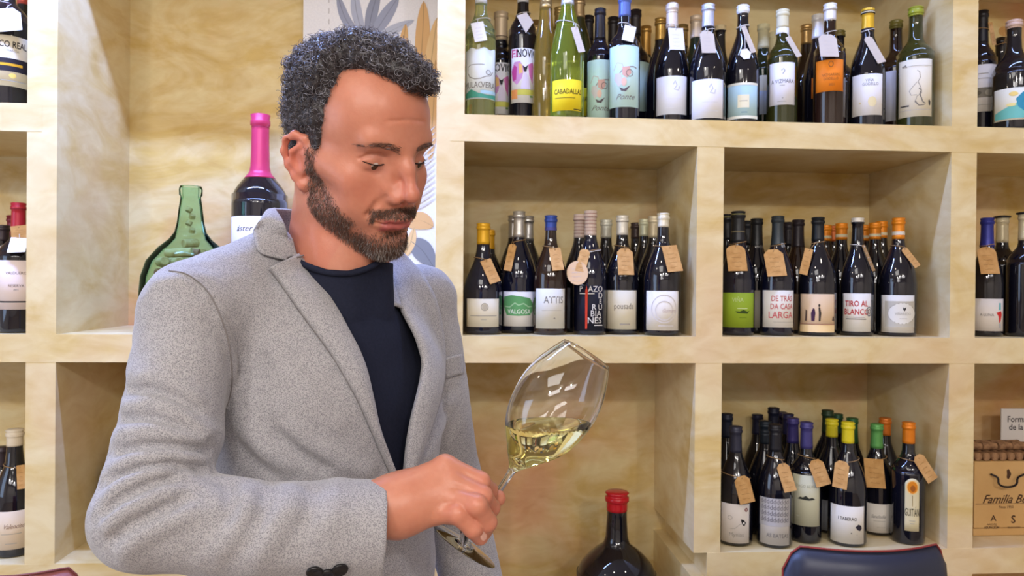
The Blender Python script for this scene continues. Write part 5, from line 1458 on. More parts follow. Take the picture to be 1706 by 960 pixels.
dirn /= np.linalg.norm(dirn, axis=1, keepdims=True)
Le = 0.0045+0.003*rng.random(NE)
m_ = 4; tt = np.linspace(0, 1, m_)[None, :]
paths = root[:, None, :] + dirn[:, None, :]*(Le[:, None]*tt)[..., None] - nrm[:, None, :]*(Le[:, None]*0.3*tt*tt)[..., None]
strands('eyebrows', None, paths, 0.00022, hair_tints(NE, 0.05, (56, 42, 38), (100, 76, 66)), hair_m)
# lashes along the lower edge of the upper lids
NL = 60; P_ = []
for s in (-1, 1):
    cr_ = crom([(0.0200*s, 0.0865, 0.0146), (0.0260*s, 0.0893, 0.0134), (0.0330*s, 0.0903, 0.0128), (0.0400*s, 0.0875, 0.0134), (0.0465*s, 0.0800, 0.0156)], NL)
    for k, c in enumerate(cr_):
        d_ = np.array([0.35*s*(k/NL-0.35), 0.75, -0.55])+rng.normal(0, 0.08, 3)
        P_.append([hw(c+d_*t*0.0045+np.array([0, 0, 0.002])*t*t) for t in np.linspace(0, 1, 4)])
strands('eyelashes', None, np.array(P_), 0.00016, np.tile(lin(24, 18, 18), (len(P_), 1)), hair_m)

for s in (-1, 1):
    lp_ = np.array([hw(c) for c in crom([(0.0185*s, 0.0870, 0.0138), (0.0260*s, 0.0893, 0.0122), (0.0330*s, 0.0903, 0.0114), (0.0400*s, 0.0875, 0.0122), (0.0480*s, 0.0790, 0.0150)], 24)])
    for _ in range(4):
        lp_ += grad(head, lp_, 0.001)*(0.0002-head(lp_))[:, None]
    V, Fc = tube_geo([tuple(p) for p in lp_], [0.0003+0.0005*math.sin(math.pi*k/23) for k in range(24)], 6)
    to_person(mesh_obj('lash_line', V, Fc, mat('dark_lash', srgb(58, 38, 34), 0.6), None, True))

# ------------------------------------------------------------------ clothes
def poly_sd(px, poly):
    """signed distance in pixels, negative inside"""
    v = np.asarray(poly, float); n = len(v)
    d = np.full(len(px), 1e9); ins = np.zeros(len(px), bool)
    for i in range(n):
        a = v[i]; b = v[(i+1) % n]
        e = b-a; w = px-a
        t = np.clip((w@e)/(e@e+1e-9), 0, 1)
        d = np.minimum(d, np.linalg.norm(w-t[:, None]*e, axis=1))
        c = (a[1] > px[:, 1]) != (b[1] > px[:, 1])
        xx = a[0] + (px[:, 1]-a[1])/(b[1]-a[1]+1e-12)*(b[0]-a[0])
        ins ^= c & (px[:, 0] < xx)
    return np.where(ins, -d, d)
def to_px(p):
    q = p-CO; z = q@CF
    return np.stack([853+FPX*(q@CR)/z, 480-FPX*(q@CU)/z], 1), z

coat = Solid()
c_ = coat
c_.ell(tw(0, 0.004, -0.19), (0.168, 0.122, 0.17), k=0.06, R=TM)
c_.ell(tw(0, 0.000, -0.40), (0.158, 0.120, 0.24), k=0.06, R=TM)
c_.ell(tw(0, 0.000, -0.62), (0.172, 0.126, 0.20), k=0.06, R=TM)
c_.cap(tw(-0.030, -0.02, -0.060), SH_R+np.array([0, 0, 0.004]), 0.062, 0.048, k=0.04)
c_.cap(tw(0.030, -0.02, -0.060), SH_L+np.array([0, 0, 0.012]), 0.062, 0.048, k=0.04)
c_.cap(SH_R, P(302, 620, 0.862), 0.0520, 0.0535, k=0.015)
c_.cap(P(302, 620, 0.862), P(285, 720, 0.830), 0.0535, 0.0530, k=0.006)
c_.cap(P(285, 720, 0.830), P(248, 862, 0.780), 0.0530, 0.0530, k=0.006)
c_.cap(P(248, 862, 0.780), P(440, 884, 0.795), 0.0530, 0.0515, k=0.010)
c_.cap(P(440, 884, 0.795), P(700, 880, 0.825), 0.0520, 0.0510, k=0.006)
c_.cap(SH_L, EL_L, 0.055, 0.050, k=0.02)
c_.cap(EL_L, P(800, 1040, 1.13), 0.050, 0.046, k=0.01)
c_.cap(P(456, 428, 0.985), P(316, 492, 0.905), 0.038, 0.040, k=0.03)
base_coat = Solid(); base_coat.ops = list(coat.ops)

folds = []
def fold(pts, amp, w):
    """crease (amp<0) or ridge (amp>0) laid on the cloth along a line seen in the photo"""
    pp = raycast(base_coat, resample(pts, max(4, len(pts)*3)))
    pp = pp[~np.isnan(pp[:, 0])]
    if len(pp) > 1: folds.append((pp, amp, w, pp.min(0)-3*w, pp.max(0)+3*w))
X = lambda a, b: (130+a*0.656, 330+b*0.656)        # from my enlarged view of the coat
def F_(amp, w, *pts): fold([X(*p) for p in pts], amp*1.7, w*0.9)
# upper arm
F_(0.0045, 0.010, (118, 462), (190, 452), (260, 478), (330, 530))
F_(-0.0040, 0.007, (125, 492), (190, 488), (260, 515), (320, 560))
F_(0.0045, 0.010, (110, 530), (180, 520), (260, 545), (350, 600))
F_(-0.0045, 0.007, (105, 565), (190, 560), (270, 590), (345, 622))
F_(0.0060, 0.011, (95, 600), (180, 592), (260, 606), (352, 612))
F_(-0.0060, 0.007, (90, 650), (170, 632), (250, 630), (345, 648))
F_(0.0065, 0.010, (80, 690), (150, 662), (240, 655), (340, 672))
F_(-0.0070, 0.0065, (70, 725), (150, 690), (240, 672), (335, 690))
# elbow bundle running down left
F_(0.0065, 0.010, (58, 780), (110, 730), (180, 700), (260, 692))
F_(-0.0060, 0.007, (55, 815), (110, 765), (190, 725), (265, 712))
F_(0.0055, 0.010, (52, 855), (110, 800), (200, 755), (280, 730))
F_(-0.0045, 0.008, (70, 885), (130, 835), (220, 790), (300, 755))
F_(0.0040, 0.011, (90, 915), (150, 865), (240, 820), (330, 775))
# forearm
F_(-0.0045, 0.009, (345, 705), (385, 730), (400, 790), (370, 860))
F_(0.0050, 0.012, (420, 722), (420, 790), (380, 870), (330, 930))
F_(-0.0040, 0.009, (480, 724), (475, 790), (430, 870))
F_(0.0040, 0.012, (540, 720), (530, 790), (480, 880), (430, 940))
F_(-0.0030, 0.010, (600, 720), (590, 800), (550, 880))
F_(0.0028, 0.012, (660, 715), (650, 800), (620, 880))
# front of the coat
F_(0.0045, 0.012, (520, 560), (590, 625), (680, 680), (770, 705))
F_(-0.0045, 0.009, (480, 580), (560, 650), (650, 700))
F_(0.0045, 0.012, (400, 560), (470, 640), (560, 705))
F_(-0.0040, 0.010, (375, 600), (430, 660), (500, 715))
F_(0.0030, 0.016, (430, 330), (520, 420), (600, 520), (700, 620))
F_(-0.0030, 0.014, (420, 240), (450, 330), (470, 430), (440, 520))
F_(0.0025, 0.014, (150, 250), (200, 215), (260, 200), (320, 215))
F_(-0.0022, 0.012, (330, 250), (365, 300), (385, 380), (388, 470), (372, 560))
F_(0.0035, 0.010, (345, 260), (375, 330), (395, 420), (392, 520))
F_(0.0035, 0.012, (955, 480), (930, 560), (900, 640), (880, 690))
F_(-0.0035, 0.008, (930, 500), (905, 580), (880, 660))
F_(0.0035, 0.014, (900, 890), (960, 870), (1010, 860))
F_(-0.0035, 0.012, (920, 930), (980, 915), (1030, 900))
def coat_mod(q, d):
    for pp, amp, w, lo, hi in folds:
        m_ = np.all((q > lo) & (q < hi), axis=1) & (d < 0.04)
        if not m_.any(): continue
        s = q[m_]; best = np.full(len(s), 1e9)
        for a, b in zip(pp[:-1], pp[1:]):
            best = np.minimum(best, cap_d(s, a, b, 0, 0))
        # fade at both ends
        e0 = np.linalg.norm(s-pp[0], axis=1); e1 = np.linalg.norm(s-pp[-1], axis=1)
        fade = np.clip(np.minimum(e0, e1)/(2.2*w), 0.15, 1)
        d[m_] -= amp*np.exp(-(best/w)**2)*fade
    m_ = d < 0.03
    if m_.any(): d[m_] -= 0.0022*vnoise(q[m_], 22, 4) + 0.0009*vnoise(q[m_], 60, 9)
    return d
coat.mods.append(coat_mod)
NEAR_IN = [(486, 372), (494, 425), (520, 465), (550, 507), (580, 560), (602, 612), (616, 670), (630, 725), (655, 796), (660, 840)]
FAR_IN = [(672, 840), (671, 790), (676, 745), (684, 697), (697, 645), (703, 602), (690, 560), (668, 520), (652, 470), (638, 428), (628, 380)]
VPOLY = NEAR_IN + FAR_IN
cuff_n = (P(700, 880, 0.825)-P(440, 884, 0.795)); cuff_n /= np.linalg.norm(cuff_n)
cuff_c = P(637, 880, 0.818)
def coat_shell(p):
    d = coat(p)
    m_ = np.abs(d) < 0.06
    if m_.any():
        s = p[m_]; dm = d[m_]
        tc0 = np.linalg.norm(s-cuff_c, axis=1)
        dm = np.maximum(dm, -(dm+np.where(tc0 < 0.11, 0.0055, 0.018)))
        px, z = to_px(s)
        sd = poly_sd(px, VPOLY)*z/FPX
        rel = (s-NK)@TM.T
        sd = np.where((rel[:, 1] > -0.03) & (rel[:, 2] > -0.36), sd, 0.05)
        dm = np.maximum(dm, -sd)
        # collar hole round the neck
        hole = np.sqrt(rel[:, 0]**2 + (rel[:, 1]+0.005)**2)-0.066
        hole = np.where(rel[:, 2] > -0.10, hole, 0.05)
        dm = np.maximum(dm, -hole)
        # end of the sleeve
        t = (s-cuff_c)@cuff_n
        near = np.linalg.norm(s-cuff_c-t[:, None]*cuff_n, axis=1) < 0.085
        dm = np.where(near & (t > -0.02) & (t < 0.09) & (rel[:, 1] > 0.1), np.maximum(dm, t), dm)
        # hem
        dm = np.maximum(dm, 0.84-s[:, 2])
        d[m_] = dm
    return d
lo = np.minimum.reduce([SH_R, SH_L, EL_R, tw(0, 0, -0.7), P(150, 960, 0.72), P(800, 1040, 1.13)])-0.10
hi = np.maximum.reduce([SH_R, SH_L, EL_R, P(760, 560, 1.15), P(700, 880, 0.82), NK, EL_L, tw(0.2, 0, -0.3)])+0.09
lo[2] = 0.83
CVv, CFf = surface_net(coat_shell, lo, hi, 0.0024)

def weave(name, a, b2, scale=760):
    m_ = mat(name, a, 0.85, spec=0.2, sheen=0.3)
    nt, N, L, bb = nodes_of(m_)
    tc = N.new('ShaderNodeTexCoord'); mp = N.new('ShaderNodeMapping'); mp.inputs['Rotation'].default_value = (0.4, 0.7, 0.6)
    ck = N.new('ShaderNodeTexVoronoi'); ck.inputs['Scale'].default_value = scale
    n2 = N.new('ShaderNodeTexNoise'); n2.inputs['Scale'].default_value = 500; n2.inputs['Detail'].default_value = 2
    n3 = N.new('ShaderNodeTexNoise'); n3.inputs['Scale'].default_value = 9; n3.inputs['Detail'].default_value = 3
    cr = N.new('ShaderNodeValToRGB'); cr.color_ramp.elements[0].color = b2; cr.color_ramp.elements[1].color = a
    cr.color_ramp.elements[0].position = 0.12; cr.color_ramp.elements[1].position = 0.62
    L.new(tc.outputs['Object'], mp.inputs['Vector']); L.new(mp.outputs[0], ck.inputs['Vector']); L.new(tc.outputs['Object'], n2.inputs['Vector']); L.new(tc.outputs['Object'], n3.inputs['Vector'])
    ad = N.new('ShaderNodeMath'); ad.operation = 'ADD'; ml = N.new('ShaderNodeMath'); ml.operation = 'MULTIPLY'; ml.inputs[1].default_value = 0.55
    L.new(n2.outputs['Fac'], ml.inputs[0]); L.new(ck.outputs['Distance'], ad.inputs[0]); L.new(ml.outputs[0], ad.inputs[1])
    sb = N.new('ShaderNodeMath'); sb.operation = 'SUBTRACT'; sb.inputs[1].default_value = 0.30; L.new(ad.outputs[0], sb.inputs[0])
    L.new(sb.outputs[0], cr.inputs['Fac']); L.new(cr.outputs['Color'], bb.inputs['Base Color'])
    bp = N.new('ShaderNodeBump'); bp.inputs['Strength'].default_value = 0.35; bp.inputs['Distance'].default_value = 0.0006
    L.new(ck.outputs['Distance'], bp.inputs['Height']); L.new(bp.outputs['Normal'], bb.inputs['Normal'])
    return m_
tweed = weave('grey_birdseye_wool', srgb(172, 169, 172), srgb(116, 115, 121))
blazer = to_person(mesh_obj('blazer', CVv, CFf, tweed, None, True))

def patch(name, A, B, n, m_, off, material, thick_=0.003, sdf=None, sm_=True):
    """cloth flap laid between two outlines seen on the body, with its own thickness"""
    sdf = sdf or coat
    A = crom(A, n); B = crom(B, n)
    g = np.array([[A[i]*(1-j/(m_-1))+B[i]*(j/(m_-1)) for j in range(m_)] for i in range(n)]).reshape(-1, 2)
    h_ = raycast(sdf, g)
    bad = np.isnan(h_[:, 0])
    if bad.any():
        good = np.where(~bad)[0]
        for i in np.where(bad)[0]:
            j = good[np.argmin(((g[good]-g[i])**2).sum(1))]
            dd = CF + (g[i, 0]-853)/FPX*CR - (g[i, 1]-480)/FPX*CU
            h_[i] = CO + dd*((h_[j]-CO)@CF)
    nn = grad(sdf, h_, 0.004)
    # soften the laid surface
    H3 = h_.reshape(n, m_, 3); N3 = nn.reshape(n, m_, 3)
    for _ in range(2):
        H3[1:-1] = (H3[:-2]+2*H3[1:-1]+H3[2:])/4
        N3[1:-1] = (N3[:-2]+2*N3[1:-1]+N3[2:])/4
    N3 /= np.linalg.norm(N3, axis=2, keepdims=True)
    s = np.linspace(0, 1, m_)
    o_ = np.array([off(t) for t in s])[None, :, None]
    top = H3 + N3*(o_+thick_); bot = H3 + N3*(o_*0.4)
    V = np.concatenate([top.reshape(-1, 3), bot.reshape(-1, 3)])
    Fc = []; K_ = n*m_
    for i in range(n-1):
        for j in range(m_-1):
            a = i*m_+j
            Fc.append([a, a+1, a+m_+1, a+m_]); Fc.append([K_+a, K_+a+m_, K_+a+m_+1, K_+a+1])
    per = [j for j in range(m_)] + [i*m_+m_-1 for i in range(1, n)] + [(n-1)*m_+j for j in range(m_-2, -1, -1)] + [i*m_ for i in range(n-2, 0, -1)]
    for a, b2 in zip(per, per[1:]+per[:1]): Fc.append([a, a+K_, b2+K_, b2])
    o = to_person(mesh_obj(name, V, Fc, material, None, sm_))
    return o
roll = lambda t: 0.0030+0.0060*math.sin(math.pi*min(1, t*0.9+0.12))
lap1 = patch('lapel', [(445, 450), (462, 470), (500, 524), (550, 592), (589, 658), (610, 704), (632, 755), (652, 800)],
      [(492, 424), (521, 464), (552, 506), (583, 560), (606, 612), (619, 670), (633, 725), (657, 798)], 46, 9, roll, tweed, 0.0045)
lap2 = patch('lapel', [(664, 424), (690, 450), (716, 488), (732, 540), (737, 590), (728, 650), (712, 705), (692, 760), (676, 800)],
      [(638, 428), (650, 465), (667, 518), (688, 560), (701, 602), (695, 645), (682, 697), (674, 745), (669, 795)], 40, 8, roll, tweed, 0.0045)
pock = patch('breast_pocket', [(735, 597), (737, 612), (738, 632)], [(766, 590), (768, 605), (769, 622)], 8, 6, lambda t: 0.001, tweed, 0.003)
# collar turned down round the neck
crest_n = raycast(lambda p: np.minimum(body_f(p), coat(p)), [(498, 430), (493, 420), (484, 402)])
crest_n = list(crest_n + grad(body_f, crest_n)*0.004) + [P(475, 378, 0.945), P(467, 360, 0.958)]
out_n = raycast(coat, [(472, 434), (431, 424), (424, 404), (423, 392)])
out_n = list(out_n + grad(coat, out_n)*0.005) + [P(430, 370, 0.945)]
crest = crest_n + [P(458, 347, 0.985), tw(-0.042, -0.070, 0.086), tw(0.0, -0.082, 0.086), tw(0.042, -0.066, 0.064), tw(0.066, -0.02, 0.012), tw(0.060, 0.035, -0.026), tw(0.045, 0.062, -0.052)]
outer = out_n + [P(441, 356, 0.985), tw(-0.062, -0.094, 0.048), tw(0.0, -0.110, 0.044), tw(0.060, -0.095, 0.012), tw(0.092, -0.03, -0.018), tw(0.096, 0.020, -0.046), tw(0.080, 0.055, -0.066)]
ca, cb = crom(crest, 54), crom(outer, 54)
V = []; m_ = 9
cen_ = tw(0, -0.01, 0)
for i in range(54):
    for j in range(m_):
        t = j/(m_-1)
        p = ca[i]*(1-t)+cb[i]*t
        o_ = p-cen_; o_[2] = 0; o_ /= np.linalg.norm(o_)
        p = p + (o_*0.6+np.array([0, 0, 0.8]))*0.0045*math.sin(math.pi*t)**0.8
        V.append(p)
V = np.array(V)
for _ in range(5):      # lay it on the coat and the neck without sinking in
    for f_, gap in ((coat, 0.0050), (body_f, 0.0045)):
        dv = f_(V); bad = dv < gap
        if bad.any(): V[bad] += grad(f_, V[bad], 0.003)*(gap-dv[bad])[:, None]
    g3 = V.reshape(54, m_, 3).copy(); g3[1:-1, 1:-1] = (g3[:-2, 1:-1]+g3[2:, 1:-1]+g3[1:-1, :-2]+g3[1:-1, 2:]+2*g3[1:-1, 1:-1])/6
    if _ < 4: V = g3.reshape(-1, 3)
V = list(V)
K_ = len(V)
for i in range(54):
    for j in range(m_):
        p = V[i*m_+j]; o_ = p-cen_; o_[2] = 0; o_ /= np.linalg.norm(o_)
        V.append(p - (o_*0.7+np.array([0, 0, 0.7]))*0.0035)
Fc = []
for i in range(53):
    for j in range(m_-1):
        a = i*m_+j
        Fc.append([a, a+m_, a+m_+1, a+1]); Fc.append([K_+a, K_+a+1, K_+a+m_+1, K_+a+m_])
per = [j for j in range(m_)] + [i*m_+m_-1 for i in range(1, 54)] + [53*m_+j for j in range(m_-2, -1, -1)] + [i*m_ for i in range(52, 0, -1)]
for a, b2 in zip(per, per[1:]+per[:1]): Fc.append([a, b2, b2+K_, a+K_])
to_person(mesh_obj('collar', V, Fc, tweed, None, True))
# sleeve seam over the shoulder and front dart
def seam(pts, r=0.0009, off=0.0006, name='seam', material=None):
    pp = raycast(coat, resample(crom(pts, 40), 40)); pp = pp[~np.isnan(pp[:, 0])]
    pp = pp + grad(coat, pp, 0.003)*off
    V, Fc = tube_geo([tuple(p) for p in pp], r, 5)
    return to_person(mesh_obj(name, V, Fc, material or tweed_d, None, True))
tweed_d = mat('grey_thread', srgb(128, 122, 122), 0.9)
seam([(474, 437), (486, 432), (497, 428)], 0.0012, 0.009)
seam([(282, 452), (312, 458), (345, 485), (368, 530), (382, 580), (386, 640), (374, 690)])
# cuff buttons
for bx, by in ((524, 952), (546, 956), (566, 948)):
    c = raycast(coat, [(bx, by)])[0]; n_ = grad(coat, c[None])[0]
    V, Fc = lathe_geo([(0.0005, 0.0), (0.0080, 0.0), (0.0086, 0.0016), (0.0076, 0.0034), (0.0060, 0.0028), (0.0005, 0.0024)], 20)
    rot = Vector((0, 0, 1)).rotation_difference(Vector(n_)).to_matrix().to_4x4()
    M_ = Matrix.Translation(Vector(c+n_*0.0002)) @ rot
    to_person(mesh_obj('button', [tuple(M_ @ Vector(v)) for v in V], Fc, mat('black_horn', srgb(26, 24, 26), 0.22), None, True))

# shirt
shirt = Solid()
s_ = shirt
s_.cap(tw(0, -0.012, -0.065), tw(0, -0.02, -0.02), 0.068, 0.062, k=0.03)
s_.cap(tw(-0.02, -0.02, -0.075), (SH_R+tw(-0.05, 0, -0.09))/2, 0.036, 0.020, k=0.012)
s_.cap(tw(0.02, -0.02, -0.075), (SH_L+tw(0.05, 0, -0.09))/2, 0.036, 0.020, k=0.012)
s_.ell(tw(0, 0.002, -0.20), (0.152, 0.108, 0.185), k=0.06, R=TM)
s_.ell(tw(0, 0.0, -0.42), (0.142, 0.104, 0.20), k=0.06, R=TM)
NL_ = [(470, 404), (490, 424), (512, 438), (545, 449), (580, 451), (610, 443), (632, 431), (656, 416), (700, 402)]
NPOLY = NL_ + [(760, 300), (440, 300)]
def shirt_f(p):
    d = np.minimum(shirt(p), body(p)-0.005)
    m_ = np.abs(d) < 0.03
    if m_.any():
        s = p[m_]; dm = d[m_]
        dm = dm - 0.0016*vnoise(s, 26, 8)
        rel = (s-NK)@TM.T
        px, z = to_px(s)
        sd = poly_sd(px, NPOLY)*z/FPX
        sd = np.where(rel[:, 1] > -0.01, sd, 0.03)
        dm = np.maximum(dm, -sd)
        dm = np.maximum(dm, rel[:, 2]-0.012-0.02*sm(-rel[:, 1], 0, 0.05))
        d[m_] = dm
    return d
slo = np.minimum.reduce([tw(-0.17, 0, -0.5), tw(0.17, 0, -0.5), tw(0, 0.13, -0.5), tw(0, -0.13, -0.5)]); shi = np.maximum.reduce([tw(-0.17, 0, 0), tw(0.17, 0, 0), tw(0, 0.13, 0), tw(0, -0.13, 0)])+np.array([0, 0, 0.03])
slo[2] = NK[2]-0.55
sv, sf = surface_net(shirt_f, slo, shi, 0.003)
navy = noise_mat('navy_jersey', srgb(22, 26, 44), srgb(27, 31, 50), 300, 0.85, 0.15)
to_person(mesh_obj('shirt', sv, sf, navy, None, True))
sh2 = lambda p: np.minimum(shirt(p), body(p)-0.005)
pp = raycast(sh2, resample(crom(NL_[1:8], 30), 40)); pp = pp[~np.isnan(pp[:, 0])]
pp = pp + grad(sh2, pp)*0.001
V, Fc = tube_geo([tuple(p-np.array([0, 0, 0.004])) for p in pp], 0.0042, 6)
to_person(mesh_obj('shirt_neckband', V, Fc, navy, None, True))

# trousers and shoes (below the picture)
tr = Solid()
hipz = 0.90
for s in (-1, 1):
    hp = tw(0.085*s, 0, 0); ft = tw(0.11*s, 0.0, 0)
    hp[2] = hipz; kn = (hp+ft)/2; kn[2] = 0.50; an = ft.copy(); an[2] = 0.10
    tr.cap(hp, kn, 0.088, 0.066, k=0.05); tr.cap(kn, an, 0.066, 0.056, k=0.03)
w_ = tw(0, 0, 0); w_[2] = 0.96
tr.ell(w_, (0.155, 0.11, 0.11), k=0.05, R=TM)
tlo = NK-0.3; thi = NK+0.3; tlo[2] = 0.03; thi[2] = 1.1
tv, tf = surface_net(tr, tlo, thi, 0.008)
to_person(mesh_obj('trousers', tv, tf, noise_mat('dark_denim', srgb(36, 44, 66), srgb(46, 56, 80), 200, 0.8), None, True))
for s in (-1, 1):
    so = Solid(TM, NK)
    zf_ = -NK[2]
    so.cap((0.11*s, 0.0, zf_+0.055), (0.12*s, 0.15, zf_+0.040), 0.048, 0.038, k=0.03)
    so.cap((0.11*s, 0.0, zf_+0.06), (0.11*s, 0.0, zf_+0.11), 0.045, 0.048, k=0.03)
    cs = tw(0.11*s, 0.07, 0); cs[2] = 0.06
    v_, f_ = surface_net(lambda p: np.maximum(so(p), 0.004-p[:, 2]), cs-0.17*np.array([1, 1, 0.36]), cs+0.17*np.array([1, 1, 0.8]), 0.007)
    to_person(mesh_obj('shoe', v_, f_, mat('brown_leather', srgb(84, 54, 36), 0.4), None, True))

# nail of the little finger
tip = finger[3][0][3]; prv = finger[3][0][2]
for f_, uvp, sz in ((finger[3][0], (806, 893), 0.0058),):
    c = raycast(body_f, [uvp])[0]
    if not np.isnan(c[0]):
        n_ = grad(body_f, c[None], 0.002)[0]; t_ = tip-prv; t_ -= n_*(t_@n_); t_ /= np.linalg.norm(t_); b3 = np.cross(n_, t_)
        V = []; Fc = []
        for j in range(7):
            for i in range(7):
                u = (i/6-0.5)*2; v = (j/6-0.5)*2
                uu = u*math.sqrt(1-0.35*v*v); q = c + b3*uu*sz*0.80 + t_*v*sz
                q = q + n_*(0.0009-0.0016*uu*uu)
                V.append(q)
        for j in range(6):
            for i in range(6):
                a = j*7+i; Fc.append([a, a+1, a+8, a+7])
        K_ = len(V); V += [p-n_*0.0008 for p in V]
        Fc += [[K_+q for q in f2[::-1]] for f2 in Fc]
        to_person(mesh_obj('fingernail', V, Fc, mat('nail', srgb(226, 176, 160), 0.25, spec=0.5), None, True))

# ------------------------------------------------------------------ wine glass
def PD(px, py, D):      # point at distance D along the optical axis
    return CO + (CF + (px-853.0)/FPX*CR - (py-480.0)/FPX*CU)*D
GD = 0.875
foot = PD(773, 910, GD); rim = PD(984, 591, GD)
axis = rim-foot; axis = axis/np.linalg.norm(axis)
axis = axis + CF*0.13; axis /= np.linalg.norm(axis)     # leans a touch away from the viewer
S = GD/FPX
outer_p = [(60, 0.0), (60, 0.8), (40, 2.2), (20, 4.5), (9, 9), (6.2, 16), (5.4, 30), (5.2, 90), (5.6, 130), (7.2, 146), (12, 155), (21, 165), (33, 180), (49, 200), (59, 216), (67, 238), (71.5, 262), (73.5, 288), (72, 310), (67, 332), (58, 356), (46.5, 381)]
prof_o = crom([(r*S, z*S) for r, z in outer_p], 80)
TW = 0.0011
inner_px = [(44.8, 381), (56, 356), (65, 332), (70.2, 310), (71.7, 288), (69.6, 262), (65, 238), (57, 217), (47, 202), (31, 184), (18, 171), (6, 164), (0.3, 162.5)]
prof_i = crom([(r*S, z*S) for r, z in inner_px], 60)
Mg = Matrix.Translation(Vector(foot)) @ Vector((0, 0, 1)).rotation_difference(Vector(axis)).to_matrix().to_4x4()
gr = tag(empty('wine_glass', foot), 'tilted stemmed glass of white wine held by the man', 'glass')
def gpart(name, pr, m_, seg=72, ct=False, cb=False):
    V, Fc = lathe_geo([(float(a), float(b)) for a, b in pr], seg, ct, cb)
    V = [tuple((Mg @ Vector(v))-Vector(foot)) for v in V]
    return mesh_obj(name, V, Fc, m_, gr, True)
gm = bpy.data.materials.new('clear_glass'); gm.use_nodes = True
nt = gm.node_tree; nt.nodes.clear()
gb = nt.nodes.new('ShaderNodeBsdfGlass'); gb.inputs['IOR'].default_value = 1.5; gb.inputs['Roughness'].default_value = 0.0; gb.inputs['Color'].default_value = (0.99, 0.995, 0.995, 1)
go = nt.nodes.new('ShaderNodeOutputMaterial'); nt.links.new(gb.outputs[0], go.inputs[0])
wm = bpy.data.materials.new('white_wine'); wm.use_nodes = True
nt = wm.node_tree; nt.nodes.clear()
wb = nt.nodes.new('ShaderNodeBsdfGlass'); wb.inputs['IOR'].default_value = 1.34; wb.inputs['Color'].default_value = srgb(252, 248, 214)
wo = nt.nodes.new('ShaderNodeOutputMaterial'); nt.links.new(wb.outputs[0], wo.inputs[0])
split_i = next(i for i, (r, z) in enumerate(prof_o) if z > 150*S)
full = [(0.0002, 0.0)] + [tuple(p) for p in prof_o] + [(45.7*S, 382*S)] + [tuple(p) for p in prof_i]
o = gpart('glass_body', full, gm)
# wine: the inside of the bowl below a level plane
V, Fc = lathe_geo([(float(r)*1.004+0.00015, float(z)-0.00015) for r, z in prof_i[::-1]], 72, True, True)
bm = bmesh.new()
vs = [bm.verts.new(Mg @ Vector(v)) for v in V]
for f_ in Fc: bm.faces.new([vs[i] for i in f_])
lev = PD(905, 713, GD)
ret = bmesh.ops.bisect_plane(bm, geom=bm.verts[:]+bm.edges[:]+bm.faces[:], plane_co=Vector(lev), plane_no=Vector((0, 0, 1)), clear_outer=True)
eds = [e for e in ret['geom_cut'] if isinstance(e, bmesh.types.BMEdge)]
bmesh.ops.contextual_create(bm, geom=eds)
bmesh.ops.remove_doubles(bm, verts=bm.verts, dist=1e-5)
bmesh.ops.recalc_face_normals(bm, faces=bm.faces)
for f_ in bm.faces: f_.smooth = len(f_.verts) < 6
me = bpy.data.meshes.new('white_wine'); bmesh.ops.translate(bm, verts=bm.verts, vec=-Vector(foot)); bm.to_mesh(me); bm.free()
me.materials.append(wm)
o = bpy.data.objects.new('white_wine', me); COL.objects.link(o); o.parent = gr

# ------------------------------------------------------------------ green demijohn full of corks
DX, DY = P(318, 311, 2.04)[0], 2.04
DH = P(318, 311, DY)[2]-ZB
green_gl = bpy.data.materials.new('green_demijohn_glass'); green_gl.use_nodes = True
nt = green_gl.node_tree; nt.nodes.clear()
g_t = nt.nodes.new('ShaderNodeBsdfTransparent'); g_t.inputs['Color'].default_value = srgb(232, 248, 240)
g_g = nt.nodes.new('ShaderNodeBsdfGlossy'); g_g.inputs['Roughness'].default_value = 0.03; g_g.inputs['Color'].default_value = srgb(200, 240, 220)
g_w = nt.nodes.new('ShaderNodeLayerWeight'); g_w.inputs['Blend'].default_value = 0.12
g_m = nt.nodes.new('ShaderNodeMixShader'); g_o = nt.nodes.new('ShaderNodeOutputMaterial')
nt.links.new(g_w.outputs['Fresnel'], g_m.inputs[0]); nt.links.new(g_t.outputs[0], g_m.inputs[1]); nt.links.new(g_g.outputs[0], g_m.inputs[2]); nt.links.new(g_m.outputs[0], g_o.inputs[0])
dz = lambda y: P(318, y, DY)[2]-ZB
dj = [(0.09, 0.0), (0.112, 0.006), (0.122, 0.03), (0.1245, 0.08), (0.1245, dz(490)), (0.121, dz(462)), (0.108, dz(436)), (0.080, dz(414)), (0.054, dz(400)), (0.040, dz(388)), (0.034, dz(372)), (0.030, dz(350)), (0.026, dz(332)), (0.0255, dz(328)), (0.029, dz(326)), (0.0295, dz(316)), (0.027, DH)]
djo = tag(empty('demijohn', (DX, DY, ZB+0.0006)), 'round green glass demijohn filled with wine corks on the shelf behind his shoulder', 'demijohn')
V, Fc = lathe_geo([(0.0005, 0.0)]+dj+[(0.022, DH-0.001), (0.021, dz(330))]+[(r-0.003, z) for r, z in dj[12:3:-1]]+[(0.115, 0.012), (0.0005, 0.008)], 56, False, False)
mesh_obj('glass_body', V, Fc, green_gl, djo, True)
cork_m = noise_mat('cork', srgb(198, 172, 132), srgb(176, 140, 98), 90, 0.85)
cork_red = noise_mat('wine_stained_cork', srgb(140, 88, 78), srgb(180, 146, 108), 60, 0.85)
def cork_mesh(m_):
    V, Fc = lathe_geo([(0.0096, -0.021), (0.0112, -0.0200), (0.0112, 0.0200), (0.0096, 0.021)], 14)
    o = mesh_obj('wine_cork', V, Fc, m_, None, False)
    return o
def djr(z):
    return np.interp(z, [p[1] for p in dj], [p[0] for p in dj])
rc = random.Random(5)
first = [cork_mesh(cork_m), cork_mesh(cork_red)]
ncork = 0
zz = 0.026; layer = 0
